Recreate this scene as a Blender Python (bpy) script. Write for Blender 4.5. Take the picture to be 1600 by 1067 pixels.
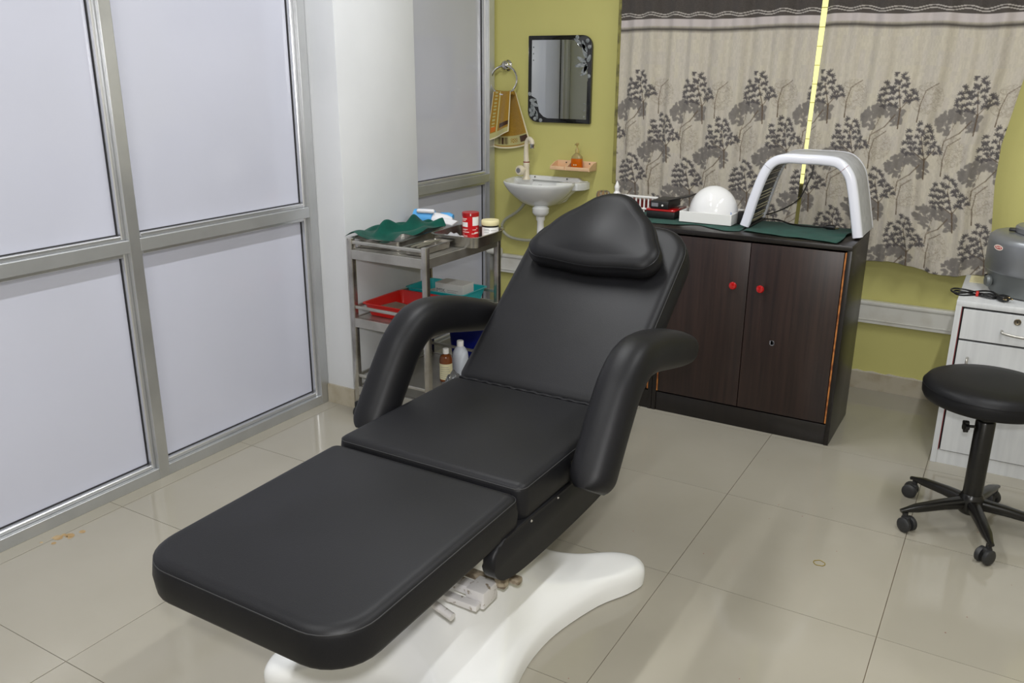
import bpy, bmesh, math, random
import numpy as np
from mathutils import Vector, Matrix
for o in list(bpy.data.objects): bpy.data.objects.remove(o)
S = bpy.context.scene; COL = S.collection
PI = math.pi
random.seed(7); RNG = np.random.RandomState(5)

# ------------------------------------------------------------ camera, world, lights, exposure
cam_d = bpy.data.cameras.new('camera'); cam_d.sensor_width = 36; cam_d.lens = 1333.65/1600*36
cam_d.clip_start = .05
cam = bpy.data.objects.new('camera', cam_d); COL.objects.link(cam)
p_, r_, y_ = .31, .0055, .533
fw = Vector((-math.sin(y_)*math.cos(p_), math.cos(y_)*math.cos(p_), -math.sin(p_)))
rt = Vector((math.cos(y_), math.sin(y_), 0)); up = rt.cross(fw)
r2 = rt*math.cos(r_) + up*math.sin(r_); u2 = -rt*math.sin(r_) + up*math.cos(r_)
cam.matrix_world = Matrix(((r2.x,u2.x,-fw.x,.7433),(r2.y,u2.y,-fw.y,-2.8152),(r2.z,u2.z,-fw.z,1.4784),(0,0,0,1)))
S.camera = cam
S.view_settings.view_transform = 'Standard'; S.view_settings.look = 'None'
S.view_settings.gamma = 1; S.view_settings.use_curve_mapping = False
S.view_settings.exposure = 0.0
W = bpy.data.worlds.new('world'); S.world = W; W.use_nodes = True
W.node_tree.nodes['Background'].inputs[0].default_value = (.8,.88,1,1)
W.node_tree.nodes['Background'].inputs[1].default_value = .3
def area(name, loc, size, sizey, power, col, rot=(0,0,0)):
    l = bpy.data.lights.new(name, 'AREA'); l.shape = 'RECTANGLE'; l.size = size; l.size_y = sizey
    l.energy = power; l.color = col
    o = bpy.data.objects.new(name, l); o.location = loc; o.rotation_euler = rot; COL.objects.link(o); return o
# the camera's own flash, just above the lens (its highlights sit at lens height in the photograph)
fl = bpy.data.lights.new('camera_flash', 'SPOT'); fl.energy = 92; fl.shadow_soft_size = .03; fl.color = (1,.99,.985)
fl.spot_size = math.radians(100); fl.spot_blend = .6
flo = bpy.data.objects.new('camera_flash', fl); COL.objects.link(flo)
flo.location = (.7433, -2.8152, 1.5784)
flo.rotation_euler = fw.to_track_quat('-Z','Y').to_euler()
TUBES = ((-.85,-.40), (.95,-.40), (-.85,-2.5), (.95,-2.5))  # near pair added as fill; far right one shifted to reach the chair base
for i,(tx,ty) in enumerate(TUBES):
    area('tube_light_lamp', (tx,ty,2.672), .05, 1.15, 23, (.97,.985,1))

# ------------------------------------------------------------ materials
def lin(c):
    c = [x/255 for x in c]
    return tuple(x/12.92 if x <= .04045 else ((x+.055)/1.055)**2.4 for x in c) + (1,)
def mat(name, col, rough=.5, metal=0, coat=0, noise=None, bump=None, spec=.5, trans=0, emit=None, var=0, ior=1.5, streak=None, sheen=0):
    """col sRGB 0-255. noise=(scale, colour2, lo, hi); bump=(scale, strength, dist); streak=(vec scale, colour2)"""
    m = bpy.data.materials.new(name); m.use_nodes = True; nt = m.node_tree; N = nt.nodes; L = nt.links
    b = N['Principled BSDF']; b.inputs['Base Color'].default_value = lin(col); b.inputs['Roughness'].default_value = rough
    b.inputs['Metallic'].default_value = metal; b.inputs['Coat Weight'].default_value = coat
    b.inputs['Coat Roughness'].default_value = .04; b.inputs['IOR'].default_value = ior
    b.inputs['Specular IOR Level'].default_value = spec; b.inputs['Transmission Weight'].default_value = trans
    if sheen: b.inputs['Sheen Weight'].default_value = sheen; b.inputs['Sheen Roughness'].default_value = .5
    if emit: b.inputs['Emission Color'].default_value = lin(emit[0]); b.inputs['Emission Strength'].default_value = emit[1]
    src = None
    tc = N.new('ShaderNodeNewGeometry')
    def mixc(a, bcol, fac):
        x = N.new('ShaderNodeMix'); x.data_type = 'RGBA'
        L.new(fac, x.inputs[0])
        if isinstance(a, tuple): x.inputs[6].default_value = a
        else: L.new(a, x.inputs[6])
        x.inputs[7].default_value = bcol; return x.outputs[2]
    cur = lin(col)
    if noise:
        n = N.new('ShaderNodeTexNoise'); n.inputs['Scale'].default_value = noise[0]; n.inputs['Detail'].default_value = 6
        L.new(tc.outputs['Position'], n.inputs['Vector'])
        r = N.new('ShaderNodeMapRange'); r.inputs[1].default_value = noise[2]; r.inputs[2].default_value = noise[3]
        L.new(n.outputs['Fac'], r.inputs[0]); cur = mixc(cur, lin(noise[1]), r.outputs[0])
    if streak:
        mp = N.new('ShaderNodeMapping'); mp.inputs['Scale'].default_value = streak[0]; L.new(tc.outputs['Position'], mp.inputs[0])
        n = N.new('ShaderNodeTexNoise'); n.inputs['Scale'].default_value = 1; n.inputs['Detail'].default_value = 5
        L.new(mp.outputs[0], n.inputs['Vector'])
        r = N.new('ShaderNodeMapRange'); r.inputs[1].default_value = .35; r.inputs[2].default_value = .7
        L.new(n.outputs['Fac'], r.inputs[0]); cur = mixc(cur, lin(streak[1]), r.outputs[0])
    if var:
        oi = N.new('ShaderNodeObjectInfo'); r = N.new('ShaderNodeMapRange'); r.inputs[3].default_value = 1-var; r.inputs[4].default_value = 1+var
        L.new(oi.outputs['Random'], r.inputs[0]); hv = N.new('ShaderNodeHueSaturation')
        L.new(r.outputs[0], hv.inputs['Value'])
        if isinstance(cur, tuple): hv.inputs['Color'].default_value = cur
        else: L.new(cur, hv.inputs['Color'])
        cur = hv.outputs[0]
    if not isinstance(cur, tuple): L.new(cur, b.inputs['Base Color'])
    if bump:
        n = N.new('ShaderNodeTexNoise'); n.inputs['Scale'].default_value = bump[0]; n.inputs['Detail'].default_value = 4
        L.new(tc.outputs['Position'], n.inputs['Vector'])
        bp = N.new('ShaderNodeBump'); bp.inputs['Strength'].default_value = bump[1]; bp.inputs['Distance'].default_value = bump[2]
        L.new(n.outputs['Fac'], bp.inputs['Height']); L.new(bp.outputs[0], b.inputs['Normal'])
    return m
def attr_mat(name, rough=.9, bump=(900,.3,.0004), sheen=.2):
    m = mat(name, (128,128,128), rough, bump=bump, sheen=sheen, spec=.2); nt = m.node_tree
    a = nt.nodes.new('ShaderNodeAttribute'); a.attribute_name = 'print'
    nt.links.new(a.outputs['Color'], nt.nodes['Principled BSDF'].inputs['Base Color']); return m

def brushed(name, col, rough, aniso):
    m = mat(name, col, rough, metal=.9, noise=(7,tuple(c-10 for c in col),.4,.7)); nt = m.node_tree; b = nt.nodes['Principled BSDF']
    b.inputs['Anisotropic'].default_value = aniso
    t = nt.nodes.new('ShaderNodeTangent'); t.direction_type = 'RADIAL'; t.axis = 'Z'; nt.links.new(t.outputs[0], b.inputs['Tangent'])
    b.inputs['Anisotropic Rotation'].default_value = 0
    return m

M = dict(
 leather = mat('black_leatherette', (19,19,21), .46, bump=(420,.3,.0008), noise=(5,(24,24,27),.35,.7), spec=.25),
 thread  = mat('seam_thread', (34,34,35), .6),
 gelcoat = mat('white_gelcoat', (240,241,240), .16, coat=.5),
 chipped = mat('chipped_white_paint', (222,220,220), .4, noise=(55,(140,126,108),.60,.68), bump=(120,.5,.002)),
 rust    = mat('worn_beige_metal', (160,148,128), .5, noise=(50,(110,96,78),.45,.6), bump=(90,.5,.002)),
 tile    = mat('vitrified_tile', (160,155,142), .10, noise=(2.2,(153,148,134),.35,.75), spec=.5, var=.02),
 grout   = mat('tile_grout', (105,92,72), .9, noise=(12,(70,58,42),.4,.7)),
 stain   = mat('brown_stain', (165,135,90), .4, noise=(30,(185,165,130),.4,.6)),
 skirt   = mat('skirting_stone', (176,168,150), .35, noise=(14,(156,144,120),.45,.75)),
 plaster = mat('rough_plaster_edge', (196,190,176), .9, bump=(60,.8,.004)),
 green   = mat('lime_green_paint', (198,193,120), .55, noise=(1.8,(190,185,112),.35,.75), bump=(60,.15,.002)),
 white   = mat('white_wall_paint', (218,220,223), .6, noise=(2.5,(211,213,216),.4,.7), bump=(40,.15,.002)),
 cream   = mat('cream_wall_paint', (215,210,196), .6, bump=(40,.1,.002)),
 ceil    = mat('ceiling_paint', (232,231,226), .8),
 pane    = mat('white_laminate_glass', (197,199,213), .12, noise=(1.6,(193,195,208),.4,.7), spec=.5),
 alu     = mat('brushed_aluminium', (196,198,200), .42, metal=.75, noise=(7,(186,188,190),.4,.7)),
 alu_v   = brushed('brushed_aluminium_upright', (214,216,218), .42, .85),
 alu_b   = mat('aluminium_bead', (215,216,218), .30, metal=.9),
 gasket  = mat('black_gasket', (30,30,32), .6),
 wenge   = mat('wenge_laminate', (48,33,29), .38, streak=((70,70,2.2),(30,20,19))),
 wenge_d = mat('dark_wenge', (26,21,19), .35, streak=((50,50,3),(18,14,13))),
 rawwood = mat('raw_wood_edge', (178,112,52), .6, noise=(45,(120,64,28),.45,.65)),
 redknob = mat('red_plastic', (170,18,20), .15, coat=.6),
 steel   = mat('stainless_steel', (186,183,177), .26, metal=.95, noise=(9,(140,136,128),.4,.7)),
 steelm  = mat('satin_steel', (184,182,176), .40, metal=.85, noise=(9,(160,157,150),.4,.7)),
 chrome  = mat('chrome', (225,225,228), .06, metal=1),
 brass   = mat('brass_pin', (200,180,140), .2, metal=1),
 black   = mat('black_plastic', (22,22,23), .4),
 blackg  = mat('glossy_black', (14,14,15), .08, coat=.5),
 metalbk = mat('black_enamel', (20,19,18), .28, noise=(40,(36,33,28),.6,.8)),
 rubber  = mat('caster_rubber', (38,38,39), .5),
 cloth   = mat('green_surgical_cloth', (8,104,88), .9, bump=(500,.4,.001), noise=(18,(6,88,76),.4,.7), sheen=.2),
 red     = mat('red_tray_plastic', (196,22,16), .3),
 teal    = mat('teal_tray_plastic', (24,170,176), .3),
 navy    = mat('navy_plastic', (10,26,120), .3),
 carton  = mat('white_carton', (205,203,200), .6),
 print_d = mat('grey_print', (120,120,125), .6),
 beige   = mat('beige_card', (188,160,118), .7),
 clearbx = mat('smoky_clear_plastic', (150,120,100), .2, trans=.35),
 canred  = mat('red_canister', (198,18,26), .3),
 canlid  = mat('dark_red_lid', (160,20,24), .3),
 white_p = mat('white_plastic', (232,231,228), .3),
 ivory   = mat('ivory_plastic', (222,212,190), .35),
 cap     = mat('cream_cap', (226,216,168), .4),
 blue    = mat('sky_blue_wrap', (84,164,224), .5, bump=(50,.4,.003)),
 cotton  = mat('white_cotton', (222,222,226), .9, bump=(70,.6,.004)),
 ceramic = mat('glazed_ceramic', (226,227,226), .08, coat=.5),
 grime   = mat('grimy_ceramic', (176,164,120), .4),
 maroon  = mat('maroon_ring', (130,40,36), .4),
 hose    = mat('grey_braided_hose', (176,176,158), .45, bump=(400,.5,.001)),
 peach   = mat('peach_plastic', (226,188,150), .4),
 soap    = mat('orange_soap', (226,112,12), .12, trans=.25),
 clearp  = mat('clear_plastic', (225,205,140), .12, trans=.6),
 mirror  = mat('mirror_silver', (232,236,238), .015, metal=1),
 etched  = mat('etched_glass', (150,154,156), .4, noise=(60,(112,118,120),.4,.6)),
 trunk   = mat('white_trunking', (214,213,206), .45, noise=(9,(196,192,180),.5,.8)),
 lam_w   = mat('white_woodgrain_laminate', (206,208,209), .35, streak=((50,50,3),(194,196,198))),
 gapred  = mat('red_brown_edge', (120,38,40), .6),
 lock    = mat('antique_lock', (120,112,98), .4, metal=1),
 silver  = mat('silver_hammertone', (148,151,155), .36, metal=.6, bump=(300,.15,.0008)),
 silverd = mat('grey_enamel_base', (118,122,122), .42, metal=.4),
 pearl   = mat('pearl_white_plastic', (226,228,238), .2, coat=.3),
 pearl_g = mat('grey_shell_plastic', (176,177,180), .4, noise=(30,(160,161,165),.4,.7)),
 led     = mat('led_panel', (70,74,78), .2, metal=.5),
 opal    = mat('opal_white', (236,236,236), .12, coat=.5),
 bluepl  = mat('blue_plastic', (50,110,190), .4),
 amber   = mat('amber_glass', (220,160,60), .08, trans=.5, coat=.3),
 glass   = mat('clear_glass', (240,235,215), .03, trans=.92),
 amberb  = mat('amber_bottle', (120,62,24), .2, trans=.15),
 hdpe    = mat('translucent_white_bottle', (206,212,222), .35, trans=.15),
 label_y = mat('pale_label', (214,206,168), .6),
 rubberband = mat('yellow_rubber', (142,122,30), .5),
 redtxt  = mat('red_ink', (190,40,34), .5),
 sticker = mat('white_sticker', (232,216,206), .4),
 curtain = attr_mat('tree_print_fabric'),
 towel   = attr_mat('terry_towel', .95, (700,.8,.002), .4),
 yframe  = mat('dirty_yellow_frame', (150,144,78), .6, noise=(14,(78,74,50),.42,.6)),
 winpane = mat('daylit_blind', (240,238,150), .6, emit=((244,243,176),.93)),
 grille  = mat('grille_metal', (225,222,150), .5),
 tubeg   = mat('lit_tube', (255,255,255), .4, emit=((255,250,240),6)),
 foil    = mat('silver_foil', (220,222,225), .25, metal=.8, bump=(60,1,.006)),
 darkred = mat('mahogany_paint', (98,18,14), .3),
)

# ------------------------------------------------------------ mesh helpers
BASE = {}
def link(name, me, m, parent=None, smooth=None):
    if parent is not None:
        root = parent
        while root.parent: root = root.parent
        off = BASE.get(root.name, Vector((0,0,0)))
    else: off = Vector((0,0,0))
    if off.length: me.transform(Matrix.Translation(-off))
    me.materials.clear(); me.materials.append(m)
    o = bpy.data.objects.new(name, me); COL.objects.link(o)
    if parent is not None: o.parent = parent
    return o
def obj(name, bm, m, parent=None, smooth=35):
    me = bpy.data.meshes.new(name)
    bmesh.ops.recalc_face_normals(bm, faces=bm.faces[:])
    bm.to_mesh(me); bm.free()
    if smooth:
        me.polygons.foreach_set('use_smooth', [True]*len(me.polygons))
        try: me.set_sharp_from_angle(angle=math.radians(smooth))
        except Exception: pass
    o = link(name, me, m, parent)
    return o
def tag(o, label, cat, group=None):
    o['label'] = label; o['category'] = cat
    if group: o['group'] = group
    return o
def thing(name, label, cat, loc, group=None):
    o = bpy.data.objects.new(name, None); COL.objects.link(o); o.location = loc; o.empty_display_size = .1
    BASE[o.name] = Vector(loc); return tag(o, label, cat, group)
def single(name, bm, m, label, cat, loc, group=None, smooth=35):
    bm.transform(Matrix.Translation(-Vector(loc)))
    o = obj(name, bm, m, None, smooth); o.location = loc
    return tag(o, label, cat, group)
def struct(name, bm, m, parent=None, smooth=0):
    o = obj(name, bm, m, parent, smooth)
    if parent is None: o['kind'] = 'structure'
    return o
def box(bm, lo, hi, bev=0, seg=2):
    c = [(a+b)/2 for a,b in zip(lo,hi)]; s = [max(abs(b-a),1e-5) for a,b in zip(lo,hi)]
    r = bmesh.ops.create_cube(bm, size=1, matrix=Matrix.Translation(c) @ Matrix.Diagonal((*s,1)))
    if bev:
        es = list({e for v in r['verts'] for e in v.link_edges})
        bmesh.ops.bevel(bm, geom=es, offset=min(bev, min(s)*.49), segments=seg, affect='EDGES', profile=.5)
    return bm
def B(lo, hi, bev=0, seg=2): return box(bmesh.new(), lo, hi, bev, seg)
def xf(bm, mtx): bm.transform(mtx); return bm
def loft(bm, rings, closed=True, cap0=True, cap1=True):
    vs = [[bm.verts.new(p) for p in r] for r in rings]; n = len(vs[0])
    for a,b in zip(vs, vs[1:]):
        for i in range(n if closed else n-1):
            j = (i+1) % n
            try: bm.faces.new((a[i],a[j],b[j],b[i]))
            except ValueError: pass
    if closed and cap0: bm.faces.new(vs[0][::-1])
    if closed and cap1: bm.faces.new(vs[-1])
    return vs
def lathe(bm, prof, c=(0,0,0), n=32, axis='Z', cap0=True, cap1=True, sx=1, sy=1):
    rings = []
    for r,z in prof:
        ring = []
        for i in range(n):
            a = 2*PI*i/n; x,y = math.cos(a)*r*sx, math.sin(a)*r*sy
            p = (x,y,z) if axis=='Z' else ((z,x,y) if axis=='X' else (y,z,x))
            ring.append((p[0]+c[0],p[1]+c[1],p[2]+c[2]))
        rings.append(ring)
    loft(bm, rings, True, cap0, cap1); return bm
def LT(prof, c, n=32, axis='Z', **k): return lathe(bmesh.new(), prof, c, n, axis, **k)
def spline(pts, n=8, closed=False):
    P = [Vector(p) for p in pts]; out = []; m = len(P)
    rng = range(m) if closed else range(m-1)
    for i in rng:
        p0 = P[(i-1)%m] if closed or i>0 else P[0]*2-P[1]
        p1 = P[i]; p2 = P[(i+1)%m]
        p3 = P[(i+2)%m] if closed or i+2<m else P[-1]*2-P[-2]
        for k in range(n):
            t = k/n
            out.append(.5*((2*p1)+(p2-p0)*t+(2*p0-5*p1+4*p2-p3)*t*t+(3*p1-p0-3*p2+p3)*t**3))
    if not closed: out.append(P[-1])
    return out
def tube(bm, pts, r, n=10, ref=Vector((0,0,1)), closed=False, power=2.0, caps=True, roundend=0):
    """r: number or function t->(ra,rb) half sizes along side / 'up' direction"""
    P = [Vector(p) for p in pts]; m = len(P); rings = []
    L = [0]
    for a,b in zip(P,P[1:]): L.append(L[-1]+(b-a).length)
    for i,p in enumerate(P):
        if closed: d = P[(i+1)%m]-P[i-1]
        else: d = P[min(i+1,m-1)]-P[max(i-1,0)]
        d.normalize(); s = d.cross(ref)
        if s.length < 1e-3: s = d.cross(Vector((0,1,0)))
        s.normalize(); u = s.cross(d)
        rr = r(L[i]/L[-1]) if callable(r) else r
        ra, rb = rr if isinstance(rr, tuple) else (rr, rr)
        ring = []
        for k in range(n):
            a = 2*PI*(k+.5)/n; ca, sa = math.cos(a), math.sin(a)
            e = 2/power
            ring.append(p + s*ra*math.copysign(abs(ca)**e,ca) + u*rb*math.copysign(abs(sa)**e,sa))
        rings.append(ring)
    if closed: rings.append(rings[0]); loft(bm, rings, True, False, False); bmesh.ops.remove_doubles(bm, verts=bm.verts[:], dist=1e-6)
    else: loft(bm, rings, True, caps, caps)
    return bm
def TB(pts, r, n=10, **k): return tube(bmesh.new(), pts, r, n, **k)
def rpoly(pts, rad, n=6):
    """rounded polygon outline, ccw"""
    m = len(pts); out = []
    for i in range(m):
        p = Vector(pts[i]); a = Vector(pts[i-1]); b = Vector(pts[(i+1)%m])
        r = rad[i] if isinstance(rad,(list,tuple)) else rad
        da = (a-p).normalized(); db = (b-p).normalized()
        ang = da.angle(db); t = r/math.tan(ang/2)
        c = p + (da+db).normalized()*(r/math.sin(ang/2))
        s = p+da*t-c; e = p+db*t-c
        a0 = math.atan2(s.y,s.x); a1 = math.atan2(e.y,e.x)
        while a1 < a0-1e-9: a1 += 2*PI
        if a1-a0 > PI: a1 -= 2*PI
        for k in range(n+1):
            q = a0+(a1-a0)*k/n; out.append(Vector((c.x+math.cos(q)*r, c.y+math.sin(q)*r)))
    return out
def resample(pts, step):
    out = []
    m = len(pts)
    for i in range(m):
        a, b = pts[i], pts[(i+1)%m]; L = (b-a).length
        if L < 1e-6: continue
        k = max(1, int(L/step))
        for j in range(k): out.append(a.lerp(b, j/k))
    return out
def inset(pts, d):
    m = len(pts); out = []
    for i in range(m):
        t = (pts[(i+1)%m]-pts[i-1]).normalized(); out.append(pts[i]+Vector((-t.y,t.x))*d)
    return out
def poly_inset(pts, d):
    m = len(pts); P = [Vector(p) for p in pts]; out = []
    for i in range(m):
        a, p, c = P[i-1], P[i], P[(i+1)%m]
        e0 = (p-a).normalized(); e1 = (c-p).normalized(); n0 = Vector((-e0.y,e0.x)); n1 = Vector((-e1.y,e1.x))
        b = (n0+n1).normalized(); out.append(p+b*(d/max(.2,b.dot(n0))))
    return out
def rpoly2(pts, rad, d, n=8, k=14, bulge=0):
    """inset rounded polygon with a constant point count (n per corner, k per edge)"""
    P = poly_inset(pts, d); m = len(P)
    q = rpoly(P, [max(r-d,.0025) for r in rad], n); out = []
    for i in range(m):
        cor = q[i*(n+1):(i+1)*(n+1)]; nxt = q[((i+1)%m)*(n+1)]
        out += cor; a = cor[-1]; e = nxt-a; nr = Vector((e.y,-e.x)).normalized()
        for j in range(1,k): t = j/k; out.append(a+e*t+nr*bulge*math.sin(PI*t)**2*4*.25)
    return out
def cushion(pts, rad, z0, z1, rt_=.02, rb=.01, crown=.008, mtx=None, bulge=0):
    """padded slab: side wall, rounded edges, crowned top. pts: ccw polygon, rad: corner radii"""
    bm = bmesh.new(); rings = []
    def out(d): return rpoly2(pts, rad, d, bulge=bulge)
    def ring(d, z): rings.append([(p.x,p.y,z) for p in out(d)])
    o = out(0); c = sum(o, Vector((0,0)))/len(o)
    rings.append([(c.x+(p.x-c.x)*.5, c.y+(p.y-c.y)*.5, z0) for p in o])
    for k in range(4): a = PI/2*k/3; ring(rb*(1-math.sin(a)), z0+rb*(1-math.cos(a)))
    ring(-.003, (z0+z1)/2)
    for k in range(7): a = PI/2*k/6; ring(rt_*(1-math.cos(a)), z1-rt_*.8+rt_*.8*math.sin(a))
    last = out(rt_); sg = .55*max((p-c).length for p in last)
    for s in (.97,.92,.85,.75,.6,.45,.3,.15,.04):
        ring_ = []
        for p in last:
            x, y = (p.x-c.x)*s, (p.y-c.y)*s; g = math.exp(-(x*x+y*y)/sg**2)
            ring_.append((c.x+x, c.y+y, z1+crown*g*(1-s**6)))
        rings.append(ring_)
    loft(bm, rings)
    if mtx: bm.transform(mtx)
    return bm, [Vector((p.x,p.y,z1-rt_*.45)) for p in out(rt_*.10)]
def seam(ring, mtx, r=.0013):
    pts = [(mtx @ p) if mtx else p for p in ring]
    return TB(pts, r, 5, closed=True)
def prism(pts, axis, a, b, bev=0):
    """extrude 2D outline; axis X: pts=(y,z); Y: pts=(x,z); Z: pts=(x,y)"""
    bm = bmesh.new()
    def q(p, t): return (t,p[0],p[1]) if axis=='X' else ((p[0],t,p[1]) if axis=='Y' else (p[0],p[1],t))
    v0 = [bm.verts.new(q(p,a)) for p in pts]; v1 = [bm.verts.new(q(p,b)) for p in pts]; n = len(pts)
    f0 = bm.faces.new(v0); f1 = bm.faces.new(v1[::-1])
    for i in range(n): bm.faces.new((v0[i],v0[(i+1)%n],v1[(i+1)%n],v1[i]))
    if bev:
        es = list(f0.edges)+list(f1.edges)
        bmesh.ops.bevel(bm, geom=es, offset=bev, segments=3, affect='EDGES', profile=.5)
    return bm
def merge(*bms):
    out = bms[0]
    for b in bms[1:]:
        me = bpy.data.meshes.new('tmp'); b.to_mesh(me); b.free(); out.from_mesh(me); bpy.data.meshes.remove(me)
    return out
def rotz(a, c): return Matrix.Translation(c) @ Matrix.Rotation(a,4,'Z') @ Matrix.Translation(-Vector(c))
def text(name, s, size, mtx, m, parent, depth=.0003):
    cu = bpy.data.curves.new(name,'FONT'); cu.body = s; cu.size = size; cu.extrude = depth; cu.align_x = 'CENTER'; cu.align_y = 'CENTER'; cu.resolution_u = 3
    o = bpy.data.objects.new(name, cu); me = bpy.data.meshes.new_from_object(o); bpy.data.objects.remove(o)
    me.transform(mtx); return link(name, me, m, parent)
FRONT = Matrix.Rotation(PI/2,4,'X')          # text facing -Y

# ------------------------------------------------------------ room
X0, X1, Y0, Y1, H = -1.915, 2.4, -3.8, 1.42, 2.75
floor = struct('floor', B((X0-.1,Y0-.1,-.12),(X1+.1,Y1+.2,-.0025)), M['grout'])
xs = [X0] + [k*.6 for k in range(-3, 5) if X0 < k*.6 < X1-.02]; xs = sorted(set(round(v,4) for v in xs)) + [X1]
ys = [Y0] + [k*.6 for k in range(-6, 3) if Y0 < k*.6 < Y1-.02] + [Y1]
share = {}
for a,b in zip(xs,xs[1:]):
    for c,d in zip(ys,ys[1:]):
        key = (round(b-a,3), round(d-c,3))
        if key not in share:
            bm = B((0.0010,0.0010,-.012),(b-a-.0010,d-c-.0010,0))
            me = bpy.data.meshes.new('tile'); bmesh.ops.recalc_face_normals(bm, faces=bm.faces[:]); bm.to_mesh(me); bm.free(); me.materials.append(M['tile']); share[key] = me
        o = bpy.data.objects.new('tile', share[key]); COL.objects.link(o); o.parent = floor; o.location = (a,c,random.uniform(-.0003,.0003))
ceiling = struct('ceiling', B((X0-.1,Y0-.1,H),(X1+.1,Y1+.2,H+.1)), M['ceil'])
struct('wall_right', B((X1,Y0-.1,0),(X1+.1,Y1+.1,H)), M['cream'])
struct('wall_front', B((X0-.1,Y0-.1,0),(X1+.1,Y0,H)), M['cream'])
# back wall with window hole
wx0, wx1, wz0, wz1 = -1.088, .58, .95, 2.15
bm = B((X0-.1,Y1,0),(wx0,Y1+.12,H)); box(bm,(wx1,Y1,0),(X1+.1,Y1+.12,H)); box(bm,(wx0,Y1,0),(wx1,Y1+.12,wz0)); box(bm,(wx0,Y1,wz1),(wx1,Y1+.12,H))
struct('wall_back', bm, M['green'])
# window: frame, sliding pane, grille bars
bm = B((wx0-.035,Y1-.045,wz0-.05),(wx0+.012,Y1+.02,wz1+.04),.004); box(bm,(wx1-.012,Y1-.045,wz0-.05),(wx1+.03,Y1+.02,wz1+.04),.004)
box(bm,(wx0+.012,Y1-.02,wz0-.05),(wx1-.012,Y1+.02,wz0+.01),.004); box(bm,(wx0+.012,Y1-.02,wz1),(wx1-.012,Y1+.02,wz1+.04),.004)
win = struct('window_1', bm, M['yframe'])
obj('pane', B((wx0,Y1+.085,wz0),(wx1,Y1+.09,wz1)), M['winpane'], win, 0)
me = None
for k in range(14):
    z = wz0+.05+k*.083
    o = obj('grille_bar', B((wx0+.01,Y1+.045,z-.0016),(wx1-.01,Y1+.055,z+.0016)), M['grille'], win, 0)
# skirting
struct('baseboard_back', B((X0,Y1-.012,0),(X1,Y1,.084)), M['skirt'])
# ragged plaster line above the skirting
bm = bmesh.new(); x = -1.7
top = []
while x < 1.6: top.append((x, .088+random.uniform(-.003,.005))); x += random.uniform(.015,.04)
pl = [(-1.7,.083)] + [(1.6,.083)] + top[::-1]
struct('trim_1', prism(pl,'Y',Y1-.008,Y1-.0), M['plaster'])
# white cable trunking on the back wall
tr = thing('cable_trunking', 'long white boxed trunking running along the green back wall above the skirting', 'trunking', (-.2,Y1-.02,.39))
obj('channel', merge(B((X0+.06,Y1-.032,.335),(X1-.4,Y1-.002,.425),.002), B((X0+.06,Y1-.036,.352),(X1-.4,Y1-.030,.355))), M['trunk'], tr, 0)
obj('cover', B((X0+.06,Y1-.038,.425),(X1-.4,Y1-.002,.443),.004), M['trunk'], tr)
# left glazed partition
GF = -1.865; G = -1.912
wl = struct('wall_left', B((X0-.09,Y0,0),(X0-.012,Y1,H)), M['white'])
def post(y0, y1, z0=0, z1=H): obj('post', B((G,y0,z0),(GF,y1,z1),.0012,1), M['alu_v'], wl, 20)
def rail(y0, y1, z0, z1): obj('rail', B((G,y0,z0),(GF-.001,y1,z1),.0012,1), M['alu'], wl, 20)
def panel(y0, y1, z0, z1):
    b = .016   # glazing bead
    obj('pane', B((G-.006,y0+.004,z0+.004),(G+.004,y1-.004,z1-.004)), M['pane'], wl, 0)
    fr = bmesh.new(); d = GF-.018
    for lo,hi in (((y0,z0),(y0+b,z1)),((y1-b,z0),(y1,z1)),((y0+b,z0),(y1-b,z0+b)),((y0+b,z1-b),(y1-b,z1))):
        box(fr,(G,lo[0],lo[1]),(d,hi[0],hi[1]),.003,1)
    obj('glazing_bead', fr, M['alu_b'], wl, 0)
    gk = bmesh.new(); e = .003
    for lo,hi in (((y0+b,z0+b),(y0+b+e,z1-b)),((y1-b-e,z0+b),(y1-b,z1-b)),((y0+b+e,z0+b),(y1-b-e,z0+b+e)),((y0+b+e,z1-b-e),(y1-b-e,z1-b))):
        box(gk,(G,lo[0],lo[1]),(G+.009,hi[0],hi[1]))
    obj('gasket', gk, M['gasket'], wl, 0)
posts = [(-3.72,-3.677),(-2.80,-2.757),(-1.87,-1.827),(-.988,-.945),(-.108,-.062),(.472,.515),(1.345,1.40)]
for a in posts: post(*a)
for (a,b),(c,d) in zip(posts,posts[1:]):
    if b < 0 < c and c > .4: continue
    rail(b,c,0,.042); rail(b,c,.862,.906); rail(b,c,2.45,2.5); 
    panel(b,c,.042,.862); panel(b,c,.906,2.45)
    obj('pane', B((G-.006,b,2.5),(G+.004,c,H)), M['pane'], wl, 0)
struct('trim_2', B((X0-.012,1.40,0),(GF-.02,Y1,H)), M['green'])
# pillar
pil = struct('wall_pillar', B((X0-.01,-.06,0),(-1.714,.468,H),.003,2), M['white'], None, 30)
struct('baseboard_pillar', merge(B((GF+.002,-.07,0),(-1.704,-.06,.088)), B((-1.714,-.06,0),(-1.704,.476,.088)), B((GF-.04,.468,0),(-1.704,.478,.088))), M['skirt'])
# brown stain and flecks on the tiles near the partition
st = bmesh.new()
for k in range(9):
    a = random.uniform(0,6.28); cx = -1.79+random.gauss(0,.02); cy = -1.44+random.gauss(0,.035); r = random.uniform(.004,.015)
    lathe(st, [(r,.0003),(r*.8,.0006)], (cx,cy,0), 9, sx=random.uniform(.7,1.4))
o = single('floor_stain', st, M['stain'], 'small brown stain on the floor tile beside the aluminium bottom rail', 'stain', (-1.79,-1.44,0)); o['kind'] = 'stuff'
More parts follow.
